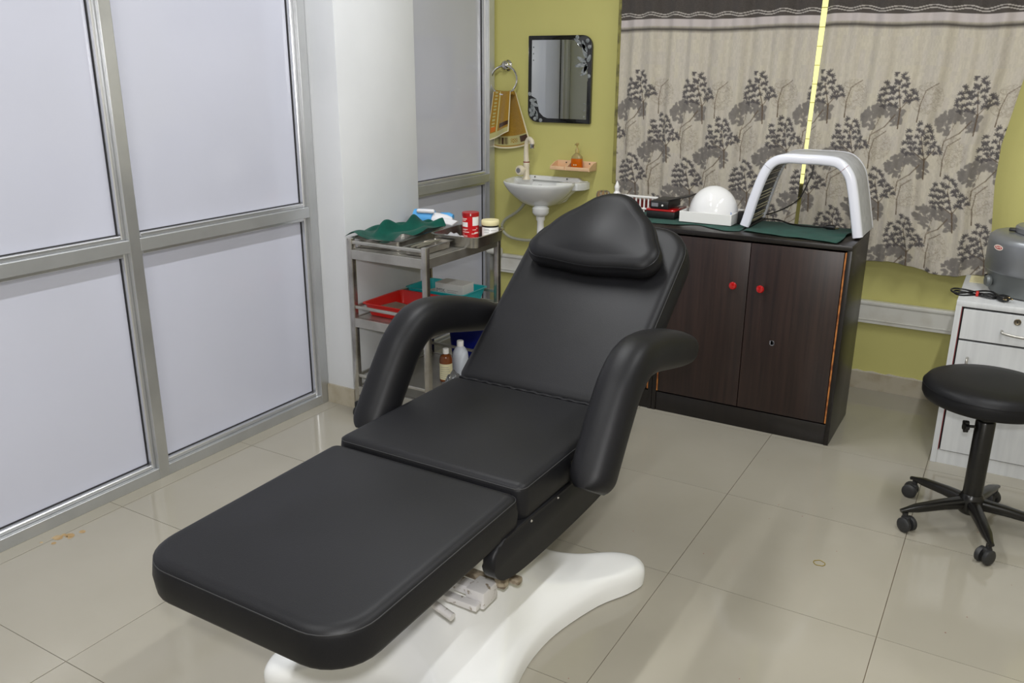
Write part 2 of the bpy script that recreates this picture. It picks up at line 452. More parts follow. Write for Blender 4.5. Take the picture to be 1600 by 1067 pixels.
# ceiling tube lights, the near pair unseen and added for more light
for i,(tx,ty) in enumerate(TUBES):
    t = thing('ceiling_light', 'white batten tube light on the ceiling, ' + ['far end by the glazed partition','far end by the right wall','added for fill light at the near end by the glazed partition','added for fill light at the near end by the right wall'][i], 'light', (tx,ty,H), 'ceiling tube lights')
    obj('housing', B((tx-.03,ty-.62,H-.045),(tx+.03,ty+.62,H-.002),.004), M['white_p'], t)
    obj('tube', LT([(.013,ty-.59),(.013,ty+.59)],(tx,0,H-.06),12,'Y'), M['tubeg'], t)
    for s in (-1,1): obj('end_cap', B((tx-.02,ty+s*.6-.012,H-.08),(tx+.02,ty+s*.6+.012,H-.04),.003), M['white_p'], t)

# ------------------------------------------------------------ treatment chair
CX = -.373
ch = thing('treatment_chair', 'black leatherette reclining treatment bed chair on a white moulded base', 'chair', (CX,-1.13,0))
# base: four-lobed white shell
q = [(.212,0),(.222,.11),(.262,.26),(.312,.36),(.330,.43),(.300,.478),(.235,.468),(.16,.405),(.085,.352),(0,.335)]
full = q + [(-x,y) for x,y in q[-2::-1]] + [(-x,-y) for x,y in q[1:]] + [(x,-y) for x,y in q[-2:0:-1]]
ol = spline([(x,y,0) for x,y in full], 4, True)
ts = [1.0,1.004,1.004,1.0,.992,.98,.965,.945,.92,.89,.85,.80,.74,.67,.59,.50,.40,.30,.20,.10,.02]
rings = []
for i,t in enumerate(ts):
    ring = []
    for p in ol:
        x, y = p.x*t, p.y*t; d = (1-t)*p.length
        edge = (0.004,.02,.035,.047)[i] if i < 4 else .047+.030*(1-math.exp(-d/.016))
        g = .215*math.exp(-(x*x/.150**2+y*y/.235**2)**.9)*min(1,(d+.006)/.07 if i>=4 else 0.0)**.8
        ring.append((CX+x, -1.13+y, edge+g))
    rings.append(ring)
bm = bmesh.new(); loft(bm, rings)
obj('base_shell', bm, M['gelcoat'], ch, 80)
obj('pedestal', merge(B((CX-.10,-1.27,.24),(CX+.10,-.99,.46),.02,3), B((CX-.075,-1.2,.46),(CX+.075,-1.04,.50))), M['gelcoat'], ch)
bm = bmesh.new()
for sx in (-1,1): box(bm,(CX+sx*.13-.02,-1.80,.462),(CX+sx*.13+.02,-.70,.492),.003)
for yy in (-1.72,-1.32,-.86): box(bm,(CX-.15,yy-.015,.466),(CX+.15,yy+.015,.49),.002)
obj('frame', bm, M['chipped'], ch)
# lever bracket with flaking white paint
bm = B((CX+.03,-1.335,.262),(CX+.165,-1.300,.286),.004); box(bm,(CX+.125,-1.35,.248),(CX+.178,-1.285,.294),.005)
box(bm,(CX+.06,-1.375,.256),(CX+.172,-1.352,.272),.003); box(bm,(CX+.0,-1.34,.262),(CX+.03,-1.28,.47),.004)
obj('lever_bracket', bm, M['chipped'], ch)
bm = LT([(.014,0),(.019,.004),(.019,.022),(.012,.028)],(CX+.182,-1.275,.280),9); box(bm,(CX+.06,-1.285,.272),(CX+.195,-1.262,.290),.004); box(bm,(CX+.182,-1.262,.278),(CX+.222,-1.238,.296),.006)
obj('pivot_bolt', bm, M['rust'], ch)
obj('pedal_pin', TB([(CX+.03,-1.45,.325),(CX+.170,-1.468,.300)], .0095, 12), M['chipped'], ch)
# leg rest
xl, xr = -.645, -.101
out = ([(xl,-1.935),(xr,-1.935),(xr,-1.338),(xl,-1.338)], [.10,.10,.030,.030])
mt = Matrix.Translation((0,-1.338,.585)) @ Matrix.Rotation(math.radians(1.0),4,'X') @ Matrix.Translation((0,1.338,-.585))
bm, sm = cushion(*out, .494, .580, .026, .012, .006, mt)
lr = obj('leg_rest', bm, M['leather'], ch, 60); obj('piping', seam(sm, mt), M['thread'], lr)
out = ([(xl,-1.334),(xr,-1.334),(xr,-.80),(xl,-.80)], [.028,.028,.028,.028])
bm, sm = cushion(*out, .500, .590, .022, .01, .008)
se = obj('seat', bm, M['leather'], ch, 60); obj('piping', seam(sm, None), M['thread'], se)
# ruched seat / back joint
bm = bmesh.new()
for k in range(60):
    x = xl+.03+(xr-xl-.06)*k/59
pts = [(xl+.02+(xr-xl-.04)*k/60, -.806+.0015*math.sin(k*1.9), .588+.0012*math.sin(k*1.3)) for k in range(61)]
obj('joint_piping', TB(pts, lambda t:(.0045+.0006*math.sin(t*90),.0045), 8), M['leather'], ch)
# backrest
TH = math.radians(38)
mb = Matrix(((1,0,0,0),(0,math.cos(TH),-math.sin(TH),-.80),(0,math.sin(TH),math.cos(TH),.583),(0,0,0,1)))
out = ([(xl,0.0),(xr-.004,0.0),(xr-.004,.69),(xl,.69)], [.034,.034,.12,.12])
bm, sm = cushion(*out, -.095, 0, .03, .014, .006, mb)
bk = obj('backrest', bm, M['leather'], ch, 60); obj('piping', seam(sm, mb), M['thread'], bk)
# triangular head pillow
out = ([(-.655,.450),(-.093,.450),(-.378,.835)], [.06,.06,.115])
bm, sm = cushion(*out, .004, .076, .040, .02, .018, mb, .012)
pw = obj('head_pillow', bm, M['leather'], ch, 60)
obj('piping', seam(sm, mb, .0022), M['leather'], pw)
obj('piping', seam([Vector((p.x,p.y,.03)) for p in sm], mb, .003), M['leather'], pw)
# armrests
for s in (-1,1):
    ax = CX+s*.338
    path = spline([(ax,-1.125,.508),(ax,-1.095,.555),(ax,-1.02,.662),(ax,-.965,.728),(ax,-.895,.768),(ax,-.80,.768),(ax,-.66,.738),(ax,-.50,.693),(ax,-.42,.668)], 7)
    def rad(t):
        a = .057; b = .056
        if t < .05: f = math.sqrt(max(.30, 1-(1-t/.05)**2*.7)); a *= .92+.08*f; b *= f
        if t > .62: f = math.sqrt(max(.02, 1-((t-.62)/.385)**2)); b *= .12+.88*f; a *= .35+.65*f
        return (a,b)
    bm = TB(path, rad, 22, ref=Vector((1,0,0)), power=2.5)
    ar = obj('armrest', bm, M['leather'], ch, 60)
    # arm bracket and upholstered side skirt
    obj('arm_bracket', B((ax-s*.065-.006,-1.10,.50),(ax-s*.065+.006,-1.03,.56),.003), M['metalbk'], ch)
    x0 = CX+s*.245; x1 = CX+s*.276
    sk = spline([(0,-1.36,.506),(0,-1.43,.500),(0,-1.462,.470),(0,-1.448,.425),(0,-1.40,.398),(0,-1.30,.385),(0,-1.10,.380),(0,-.92,.384),(0,-.82,.40),(0,-.78,.45),(0,-.80,.497)], 5)
    obj('side_skirt', prism([(p.y,p.z) for p in sk],'X',min(x0,x1),max(x0,x1),.008), M['leather'], ch, 60)
    for yy in (-1.30,-1.17): obj('bolt', LT([(.003,0),(.004,.002),(.002,.004)],(max(x0,x1)-.001 if s>0 else min(x0,x1)-.003,yy,.494),8,'X'), M['chrome'], ch)

# ------------------------------------------------------------ dark wood cabinets
def cabinet(name, x0, x1, label, doors):
    y0, y1, zt = .625, 1.02, .837
    c = thing(name, label, 'cabinet', ((x0+x1)/2,(y0+y1)/2,0), 'dark wood cabinets')
    obj('side_panel', B((x0,y0,0),(x0+.018,y1,zt-.02),.001), M['wenge_d'], c)
    obj('side_panel', B((x1-.018,y0,0),(x1,y1,zt-.02),.001), M['wenge_d'], c)
    obj('top', B((x0,y0-.003,zt-.022),(x1,y1,zt-.002),.0015), M['wenge_d'], c)
    obj('plinth', B((x0+.018,y0+.004,0),(x1-.018,y0+.022,.088),.001), M['wenge_d'], c)
    obj('back_panel', B((x0+.018,y1-.01,.01),(x1-.018,y1-.002,zt-.022)), M['wenge_d'], c)
    obj('bottom_panel', B((x0+.018,y0+.022,.07),(x1-.018,y1-.01,.088)), M['wenge_d'], c)
    a0, a1 = x0+.026, x1-.026; w = (a1-a0)/doors
    for k in range(doors):
        d = obj('door', B((a0+w*k+.0015,y0-.001,.095),(a0+w*(k+1)-.0015,y0+.016,zt-.03),.001), M['wenge'], c)
        kx = a0+w*(k+1)-.055 if k%2==0 else a0+w*k+.058
        kb = LT([(.007,0),(.0065,-.012),(.014,-.018),(.0165,-.025),(.013,-.032),(.006,-.034)],(kx,y0-.001,.627),18,'Y')
        obj('knob', kb, M['redknob'], d)
    for ex in (x0+.019,x1-.025): obj('edge_strip', B((ex,y0+.001,.095),(ex+.006,y0+.015,zt-.03)), M['rawwood'], c)
    return c
cabinet('storage_cabinet', -.548, .228, 'dark wenge two-door cabinet with red knobs under the white arch lamp', 2)
cabinet('storage_cabinet', -1.0, -.550, 'narrow dark wenge cabinet hidden behind the chair backrest beside the two-door cabinet', 1)
# chipped spot on the right door
bm = bmesh.new()
for k in range(5): box(bm,(.0+random.uniform(-.01,.01)-.008,.6225,.40+random.uniform(-.012,.012)),(.0+random.uniform(-.005,.008),.6242,.404+random.uniform(-.006,.012)))
xf(bm, Matrix.Translation((-.03,0,0)))
single('paint_fleck', bm, M['print_d'], 'tiny pale scuff mark on the right cabinet door', 'mark', (-.03,.624,.40))['kind'] = 'stuff'

TOP = .835
# green cloth on the cabinet
def clothgrid(outline_fn, nx, ny, zf, thick=.0022):
    bm = bmesh.new(); vs = []
    for j in range(ny+1):
        row = []
        for i in range(nx+1):
            x,y = outline_fn(i/nx, j/ny); row.append(bm.verts.new((x,y,zf(i/nx,j/ny,x,y))))
        vs.append(row)
    for j in range(ny):
        for i in range(nx): bm.faces.new((vs[j][i],vs[j][i+1],vs[j+1][i+1],vs[j+1][i]))
    r = bmesh.ops.solidify(bm, geom=bm.faces[:], thickness=thick)
    return bm
def bil(a,b,c,d): return lambda u,v: tuple((a[k]*(1-u)+b[k]*u)*(1-v)+(d[k]*(1-u)+c[k]*u)*v for k in (0,1))
f1 = bil((-.225,.705),(.165,.640),(.185,.985),(-.235,1.0))
def fo1(u,v):
    x,y = f1(u,v); return x+.006*math.sin(v*9), y+.006*math.sin(u*11)*(1-v)
single('green_cloth', clothgrid(fo1, 44, 34, lambda u,v,x,y: TOP+.004+.0018*(math.sin(u*23+v*9)*.5+.5)+(.006*max(0,u-.85)/.15*abs(math.sin(v*8)))), M['cloth'], 'green surgical cloth spread flat beneath the white arch lamp', 'cloth', (0,.83,TOP), smooth=60)
f2 = bil((-.76,.69),(-.235,.70),(-.235,.995),(-.76,.99))
def fo2(u,v):
    x,y = f2(u,v); return x, y+(.055*math.exp(-((u-.62)/.11)**2)-.03*math.exp(-((u-.9)/.07)**2))*(1-v)
single('green_cloth', clothgrid(fo2, 44, 22, lambda u,v,x,y: TOP+.0025+.0012*(math.sin(u*17+v*5)*.5+.5)), M['cloth'], 'green surgical cloth lying under the white tray and the black boxes', 'cloth', (-.5,.85,TOP), smooth=60)
# arch lamp
yA, yB = .757, 1.03
outer = rpoly([(.228,.842),(.205,.842),(.19,.842),(.148,1.114),(-.142,1.114),(-.203,.85),(-.226,.842),(-.24,.852),(-.17,1.154),(.148,1.154),(.230,.862)],
              [.006,.006,.012,.055,.055,.012,.006,.012,.095,.095,.02], 7)
ar = thing('arch_light_lamp', 'white arch-shaped light therapy lamp standing on the dark cabinet', 'lamp', (-.005,.9,TOP+.004))
def shell(inner, oute, n=16):
    pass
# cross-section swept as prism of arch outline
oc = spline([(.219,0,.845),(.206,0,.905),(.180,0,1.02),(.158,0,1.085),(.115,0,1.128),(.055,0,1.137),(-.015,0,1.137),(-.09,0,1.136),(-.140,0,1.118),(-.173,0,1.07),(-.203,0,.975),(-.222,0,.895),(-.234,0,.850)], 6)
def archbm(y0, y1, th0, th1, off=0, i0=0, i1=None, zlift=0):
    P = oc[i0:i1]; bm = bmesh.new(); rings = []
    for i,p in enumerate(P):
        d = (P[min(i+1,len(P)-1)]-P[max(i-1,0)]).normalized(); nrm = Vector((d.z,0,-d.x))   # outward
        a = p+nrm*(th0+off); b = p-nrm*(th1-off)
        e = .006
        rings.append([(a.x,y0+e,a.z),(p.x+nrm.x*(th0-e),y0,p.z+nrm.z*(th0-e)),(p.x-nrm.x*(th1-e),y0,p.z-nrm.z*(th1-e)),(b.x,y0+e,b.z),(b.x,y1,b.z),(a.x,y1,a.z)])
    loft(bm, rings); return bm
obj('front_rim', archbm(yA, yA+.022, .019, .019), M['pearl'], ar, 60)
obj('shell', archbm(yA+.020, yB, .017, .004), M['pearl_g'], ar, 60)
obj('rear_rim', archbm(yB-.02, yB+.004, .018, .016), M['pearl'], ar, 60)
obj('diffuser', archbm(yA+.021, yB-.019, -.003, .010, 0, 4, -4), M['led'], ar, 60)
# led bars inside left leg
for k in range(13):
    i = int(len(oc)*(.73+.235*k/12)); i = min(i,len(oc)-3); p = oc[i]; d = (oc[i+1]-oc[i-1]).normalized(); nrm = Vector((d.z,0,-d.x)); c = p-nrm*.0115
    obj('led_strip', TB([(c.x,yA+.03,c.z),(c.x,yB-.03,c.z)], .0028, 8), M['steel'], ar)
i = int(len(oc)*.22)
for ii in (int(len(oc)*.30), int(len(oc)*.70)):
    p = oc[ii]; d = (oc[ii+1]-oc[ii-1]).normalized(); nrm = Vector((d.z,0,-d.x))
    obj('joint_line', TB([(p+nrm*.0196)+Vector((0,yA+.001,0)),(p+nrm*.0)+Vector((0,yA-.0006,0)),(p-nrm*.0196)+Vector((0,yA+.001,0))], .0007, 5), M['maroon'] if ii<40 else M['print_d'], ar)
obj('foot', B((-.232,yA+.01,TOP+.007),(-.212,yB-.01,.852),.003), M['black'], ar); obj('foot', B((.204,yA+.03,TOP-.0),(.224,yB-.01,.852),.003), M['black'], ar)
# cable and plug of the arch lamp
cb = thing('power_cable', 'thin black cable with plug trailing from the curtain gap onto the green cloth', 'cable', (-.05,.99,TOP+.006))
z = TOP+.009
obj('cord', TB(spline([(-.235,1.005,z),(-.17,1.02,z+.002),(-.12,.99,z),(-.09,.955,z),(-.04,.935,z),(.02,.93,z),(.055,.932,z+.003)],7), .0032, 8), M['black'], cb)
obj('cord', TB(spline([(-.24,1.005,z+.012),(-.19,1.05,z+.025),(-.14,1.10,z+.05),(-.11,1.18,z+.08),(-.095,1.25,z+.14),(-.085,1.285,z+.20),(-.09,1.30,z+.26)],7), .0028, 8), M['black'], cb)
obj('plug', merge(LT([(.005,0),(.007,.012),(.011,.02),(.012,.045)],(.052,.932,z+.004),12,'X'), B((.095,.921,z-.007),(.102,.943,z+.013),.003)), M['black'], cb)
for dy in (-.005,.005): obj('pin', B((.101,.932+dy-.0015,z),(.116,.932+dy+.0015,z+.004)), M['brass'], cb)

# white tray with opal dome
dt = thing('white_tray', 'open white plastic tray holding the opal dome beside the arch lamp', 'tray', (-.41,.86,TOP+.004))
bm = B((-.522,.777,TOP+.0065),(-.298,.967,TOP+.010))
for lo,hi in (((-.526,.774),(-.520,.970)),((-.300,.774),(-.294,.970)),((-.520,.774),(-.300,.780)),((-.520,.964),(-.300,.970))):
    box(bm,(lo[0],lo[1],TOP+.0062),(hi[0],hi[1],TOP+.052),.001,1)
obj('shell', bm, M['white_p'], dt, 0)
dm = thing('dome', 'glossy opal white dome sitting in the white tray', 'lamp', (-.412,.868,TOP+.011))
n = 14; R = .108
pr = [(R*.99, .0)] + [(R*math.cos(PI/2*k/n)*(1), .028+.120*math.sin(PI/2*k/n)) for k in range(n)] + [(.004,.148)]
obj('shade', LT(pr,(-.404,.868,TOP+.0115),48, sx=1, sy=.82), M['opal'], dm, 60)
obj('clip', LT([(.012,0),(.012,.003)],(-.322,.822,TOP+.05),14,'Y'), M['bluepl'], dm)
single('blue_bottle_cap', LT([(.014,0),(.015,.003),(.015,.05),(.011,.054)],(-.276,.855,TOP+.0065),16), M['black'], 'small dark round container between the white tray and the arch lamp', 'container', (-.276,.855,TOP+.006))
# black boxes
bb = thing('black_box', 'black box with a red lid edge under the black console', 'box', (-.63,.88,TOP+.004))
obj('body', B((-.69,.80,TOP+.0055),(-.558,.95,TOP+.038),.003), M['black'], bb)
obj('lid', B((-.692,.797,TOP+.038),(-.556,.953,TOP+.046),.002), M['redknob'], bb)
co = thing('black_console', 'small black electronic console with display and white button on the red edged box', 'console', (-.64,.87,TOP+.047))
obj('body', B((-.676,.802,TOP+.047),(-.590,.965,TOP+.082),.004), M['black'], co)
obj('display', B((-.668,.8005,TOP+.057),(-.637,.8025,TOP+.073)), M['print_d'], co, 0)
obj('button', LT([(.004,0),(.0045,-.003),(.002,-.004)],(-.616,.802,TOP+.064),12,'Y'), M['white_p'], co)
obj('cover_flap', xf(B((-.61,.83,0),(-.50,.965,.005),.001), Matrix.Translation((0,0,TOP+.078)) @ Matrix.Translation((-.61,0,0)) @ Matrix.Rotation(-.26,4,'Y') @ Matrix.Translation((.61,0,0))), M['black'], co)
# picket-fence ornament
fe = thing('toy_fence_planter', 'small white picket fence ornament with dark red backing on the cabinet', 'ornament', (-.82,.99,TOP))
obj('box', merge(B((-.92,.97,TOP+.0),(-.725,1.012,TOP+.055),.002), xf(B((-.76,.965,0),(-.70,1.01,.012),.001), Matrix.Translation((0,0,TOP+.045)))), M['darkred'], fe, 0)
obj('rail', B((-.925,.958,TOP+.066),(-.700,.966,TOP+.076),.002), M['white_p'], fe)
obj('rail', B((-.925,.958,TOP+.012),(-.700,.966,TOP+.020),.002), M['white_p'], fe)
for k in range(10): obj('picket', B((-.895+k*.0205,.962,TOP),(-.888+k*.0205,.969,TOP+.07),.001,1), M['white_p'], fe)
obj('finial', LT([(.013,.0),(.011,.07),(.017,.078),(.010,.088),(.012,.1),(.013,.108),(.008,.12),(.005,.128),(.001,.136)],(-.91,.965,TOP),16), M['white_p'], fe)
gl = thing('glass_ornament', 'small clear glass ornament with amber tubes behind the head pillow', 'ornament', (-.97,.93,TOP))
obj('cover', LT([(.034,0),(.034,.07),(.030,.083),(.018,.09)],(-.965,.93,TOP+.001),20), M['glass'], gl)
for dx in (-.015,.0,.015): obj('amber_tube', LT([(.006,.004),(.006,.07),(.003,.078)],(-.965+dx,.93,TOP),10), M['amber'], gl)

# ------------------------------------------------------------ wash basin corner
W_ = Y1
sk = thing('wash_basin', 'white ceramic wall basin in the corner under the mirror', 'sink', (-1.49,1.3,.75))
half = [(.215,0),(.214,-.03),(.212,-.06),(.205,-.10),(.196,-.15),(.176,-.21),(.136,-.268),(.074,-.302),(0,-.314)]
cxs = -1.492
o = [(cxs+x-(.02 if i in (1,2,3) else 0)*1.0,W_-.002+y) for i,(x,y) in enumerate(half)] + [(cxs-x*1.13,W_-.002+y) for x,y in half[-2::-1]]
# left shoulder rounder than right
ol = spline([(x,y,0) for x,y in o], 4, False); c0 = Vector((cxs,W_-.15,0))
rings = []
for t,z in [(.12,.762),(.30,.765),(.50,.783),(.70,.812),(.88,.846),(.975,.874),(1.0,.886),(.995,.893),(.975,.896),(.935,.894),(.90,.886),(.82,.868),(.65,.838),(.4,.816),(.12,.808)]:
    ring = []
    for p in ol:
        v = c0+(p-c0)*t
        if p.y > W_-.035: 
            if z <= .886 : v.y = p.y-(.0 if t>.85 else (1-t)*.1)
            zz = max(z,.845) if z<.886 and t>.6 else z
        else: zz = z
        ring.append((v.x,min(v.y,W_-.002),zz))
    rings.append(ring)
bm = bmesh.new(); loft(bm, rings); 
obj('bowl', bm, M['ceramic'], sk, 60)
obj('wing', prism([(cxs+.09,W_-.14),(cxs+.196,W_-.10),(cxs+.222,W_-.06),(cxs+.222,W_-.002),(cxs+.09,W_-.002)],'Z',.852,.893,.005), M['ceramic'], sk)
obj('wing', B((cxs-.225,W_-.055,.852),(cxs-.12,W_-.002,.893),.006,3), M['ceramic'], sk)
obj('backsplash', prism([(cxs-.20,.886),(cxs+.20,.886),(cxs+.165,.911),(cxs-.165,.911)],'Y',W_-.03,W_-.002,.004), M['ceramic'], sk)
obj('drain', LT([(.022,.8085),(.022,.811),(.012,.8115)],(cxs,W_-.15,0),16), M['chrome'], sk)
for dx in (-.10,.10): obj('fixing_hole', LT([(.004,0),(.004,-.002)],(cxs+dx,W_-.0345,.903),8,'Y'), M['black'], sk)
text('maker_mark','snd',.014, Matrix.Translation((cxs+.055,W_-.256,.8935)), M['print_d'], sk)
obj('collar', LT([(.030,.775),(.046,.762),(.046,.738),(.036,.724),(.026,.718)],(-1.462,1.22,0),24), M['ceramic'], sk, 50)
obj('drain_pipe', LT([(.0245,.722),(.0245,.700),(.0185,.690),(.0195,.62),(.023,.615),(.023,.58),(.019,.575),(.019,.44)],(-1.462,1.22,0),20), M['white_p'], sk, 40)
obj('pipe_trap', TB(spline([(-1.462,1.22,.45),(-1.462,1.24,.40),(-1.462,1.31,.385),(-1.462,1.41,.40)],6), .018, 12), M['white_p'], sk)
ft = thing('tap', 'white plastic swan neck tap with chrome nozzle on the basin', 'tap', (-1.625,1.345,.893))
bx, by = -1.622, 1.340
obj('body', LT([(.024,.892),(.022,.898),(.017,.905),(.0165,.958),(.0175,.962),(.0175,.985),(.0145,.99)],(bx,by,0),20), M['ivory'], ft, 40)
obj('ring', LT([(.018,.984),(.018,.989)],(bx,by,0),20), M['maroon'], ft)
obj('spout', TB(spline([(bx,by,.988),(bx-.002,by,1.03),(bx+.0,by-.002,1.078),(bx+.009,by-.006,1.103),(bx+.026,by-.012,1.112),(bx+.043,by-.018,1.100),(bx+.048,by-.020,1.083)],7), lambda t:.0155-.004*min(1,t*1.6) if t<.6 else .0125, 14), M['ivory'], ft, 60)
obj('nozzle', LT([(.0135,1.088),(.0135,1.068),(.011,1.064)],(bx+.048,by-.020,0),16), M['chrome'], ft)
hd = merge(TB([(bx,by,.945),(bx-.01,by-.045,.945)], .010, 10)); obj('valve', hd, M['ivory'], ft)
kn = LT([(.020,0),(.027,.006),(.027,.022),(.022,.03)],(0,0,0),12,'Z'); xf(kn, Matrix.Translation((bx-.008,by-.035,.945)) @ Vector((-.2,-1,0)).to_track_quat('Z','Y').to_matrix().to_4x4())
kh = obj('handle', kn, M['ivory'], ft)
kc = LT([(.014,0),(.013,.003)],(0,0,.03),16); xf(kc, Matrix.Translation((bx-.008,by-.035,.945)) @ Vector((-.2,-1,0)).to_track_quat('Z','Y').to_matrix().to_4x4()); obj('button', kc, M['print_d'], kh)
single('inlet_hose', TB(spline([(-1.62,1.33,.80),(-1.64,1.35,.755),(-1.70,1.375,.70),(-1.785,1.385,.645),(-1.805,1.385,.595),(-1.76,1.385,.552),(-1.66,1.385,.54),(-1.53,1.385,.553),(-1.46,1.385,.556)],8), .0085, 10), M['hose'], 'grey braided inlet hose looping below the basin', 'hose', (-1.65,1.385,.54))
single('waste_stub', LT([(.022,-1.905),(.022,-1.895),(.020,-1.89),(.020,-1.835),(.025,-1.832),(.025,-1.80)],(0,1.36,.46),18,'X'), M['trunk'], 'white capped pipe stub at the corner post end of the trunking', 'pipe', (-1.85,1.36,.46))
# soap dish
sd = thing('soap_dish', 'peach plastic two-compartment soap dish fixed to the green wall', 'soap dish', (-1.35,1.37,.96))
zb = .957
bm = B((-1.468,W_-.012,zb),(-1.232,W_-.002,zb+.045),.004)
box(bm,(-1.468,W_-.095,zb),(-1.378,W_-.010,zb+.007),.003); box(bm,(-1.372,W_-.095,zb),(-1.232,W_-.010,zb+.007),.003)
obj('tray', bm, M['peach'], sd)
for lo,hi in (((-1.466,W_-.098),(-1.38,W_-.089)),((-1.37,W_-.098),(-1.234,W_-.089))):
    obj('lip', B((lo[0],lo[1],zb),(hi[0],hi[1],zb+.020),.004), M['peach'], sd)
for x in (-1.468,-1.378,-1.372,-1.238):
    obj('side', prism([(W_-.095,zb),(W_-.005,zb),(W_-.005,zb+.042),(W_-.04,zb+.038),(W_-.09,zb+.019)],'X',x,x+.006), M['peach'], sd, 0)
for x in (-1.41,-1.27): obj('screw', LT([(.004,0),(.003,-.0025)],(x,W_-.012,zb+.033),8,'Y'), M['black'], sd)
sb = thing('soap_bottle', 'pump bottle of orange liquid soap standing in the peach soap dish', 'bottle', (-1.325,1.372,zb+.007))
c = (-1.325,1.365,zb+.007)
def rb(w,d,z,n=24,p=3.2):
    return [(c[0]+w*math.copysign(abs(math.cos(2*PI*k/n))**(2/p),math.cos(2*PI*k/n)), c[1]+d*math.copysign(abs(math.sin(2*PI*k/n))**(2/p),math.sin(2*PI*k/n)), c[2]+z) for k in range(n)]
bm = bmesh.new(); loft(bm, [rb(.030,.018,.001),(rb(.033,.02,.005)),rb(.031,.019,.055)]); obj('soap', bm, M['soap'], sb, 50)
bm = bmesh.new(); loft(bm, [rb(.031,.019,.055),rb(.028,.018,.066),rb(.018,.013,.078,p=2.2),rb(.010,.010,.083,p=2)]); obj('shoulder', bm, M['clearp'], sb, 50)
obj('collar', LT([(.011,.083),(.0115,.098),(.008,.106),(.006,.110)],c,16), M['clearp'], sb)
obj('pump', merge(LT([(.004,.108),(.004,.122),(.0085,.124),(.0085,.134),(.005,.137)],c,14), B((c[0]-.004,c[1]-.025,c[2]+.126),(c[0]+.004,c[1],c[2]+.133),.002)), M['clearp'], sb)
for dx in (-.008,.004): obj('label_mark', LT([(.004,0),(.003,-.001)],(c[0]+dx,c[1]-.0195,c[2]+.022),10,'Y'), M['label_y'], sb)
# mirror
mr = thing('wall_mirror', 'black-framed rectangular wall mirror with etched floral corners above the basin', 'mirror', (-1.46,W_-.02,1.42))
mx0,mx1,mz0,mz1 = -1.650,-1.273,1.198,1.643
obj('frame', prism([(p.x,p.y) for p in rpoly([(mx0,mz0),(mx1,mz0),(mx1,mz1),(mx0,mz1)],[.055,.003,.055,.003],8)],'Y',W_-.020,W_-.004,.002), M['blackg'], mr, 40)
a0,a1,b0,b1 = mx0+.022,mx1-.022,mz0+.022,mz1-.022
inner = [(a0+.10,b0),(a1,b0),(a1,b1-.21),(a1+.004,b1-.20),(a1-.004,b1-.13),(a1-.02,b1-.10),(a1-.005,b1-.07),(a1-.03,b1-.045),(a1-.055,b1-.03),(a1-.075,b1-.004),(a1-.12,b1),(a0,b1),(a0,b0+.115),(a0+.03,b0+.10),(a0+.042,b0+.06),(a0+.05,b0+.03),(a0+.075,b0+.008)]
obj('glass', prism(inner,'Y',W_-.0215,W_-.0195), M['mirror'], mr, 0)
def petal(cx, cz, a, l, w):
    pts = []
    for k in range(12):
        t = 2*PI*k/12; x = l/2+l/2*math.cos(t); y = w*math.sin(t)*(1-.25*math.cos(t))
        pts.append((cx+x*math.cos(a)-y*math.sin(a), cz+x*math.sin(a)+y*math.cos(a)))
    return prism(pts,'Y',W_-.0232,W_-.0216)
for (cx,cz,a,l,w) in [(-1.305,1.505,2.6,.06,.010),(-1.300,1.50,3.3,.07,.011),(-1.302,1.53,2.0,.06,.010),(-1.30,1.56,2.2,.05,.010),(-1.295,1.49,3.9,.05,.010),(-1.30,1.50,4.4,.045,.009),(-1.315,1.575,1.9,.045,.009),(-1.335,1.60,2.6,.05,.008),(-1.295,1.51,1.2,.04,.010),(-1.30,1.46,3.6,.04,.007),
                      (-1.63,1.30,-.4,.05,.010),(-1.63,1.29,-1.0,.06,.011),(-1.64,1.31,.1,.045,.009),(-1.60,1.26,-1.3,.05,.008),(-1.64,1.27,-.9,.05,.01)]:
    obj('petal', petal(cx,cz,a,l,w), M['etched'], mr)
for (cx,cz) in [(-1.30,1.615),(-1.288,1.585),(-1.63,1.235),(-1.605,1.215),(-1.57,1.208),(-1.288,1.44),(-1.36,1.632),(-1.64,1.345)]:
    obj('flower', LT([(.011,0),(.008,-.001)],(cx,W_-.0205,cz),9,'Y'), M['etched'], mr)
for cx,cz,s in ((-1.618,1.585,-1),(-1.309,1.30,-1)):
    for k in range(3): obj('dot', LT([(.0045,0),(.003,-.001)],(cx,W_-.0215,cz+s*k*.033),8,'Y'), M['etched'], mr)
# towel ring
rg = thing('towel_ring', 'round chrome towel ring on the green wall left of the mirror', 'towel ring', (-1.785,W_-.03,1.49))
rc = (-1.79,W_-.045)
obj('rosette', LT([(.030,0),(.031,-.006),(.022,-.016),(.020,-.030),(.024,-.036),(.012,-.048),(.004,-.05)],(rc[0],W_-.001,1.492),10,'Y'), M['chrome'], rg, 30)
obj('ring', TB([(rc[0]+.083*math.cos(2*PI*k/40), rc[1]-.0+.01*math.sin(2*PI*k/40), 1.415+.076*math.sin(2*PI*k/40)) for k in range(40)], .0055, 10, closed=True, ref=Vector((0,1,0))), M['chrome'], rg)

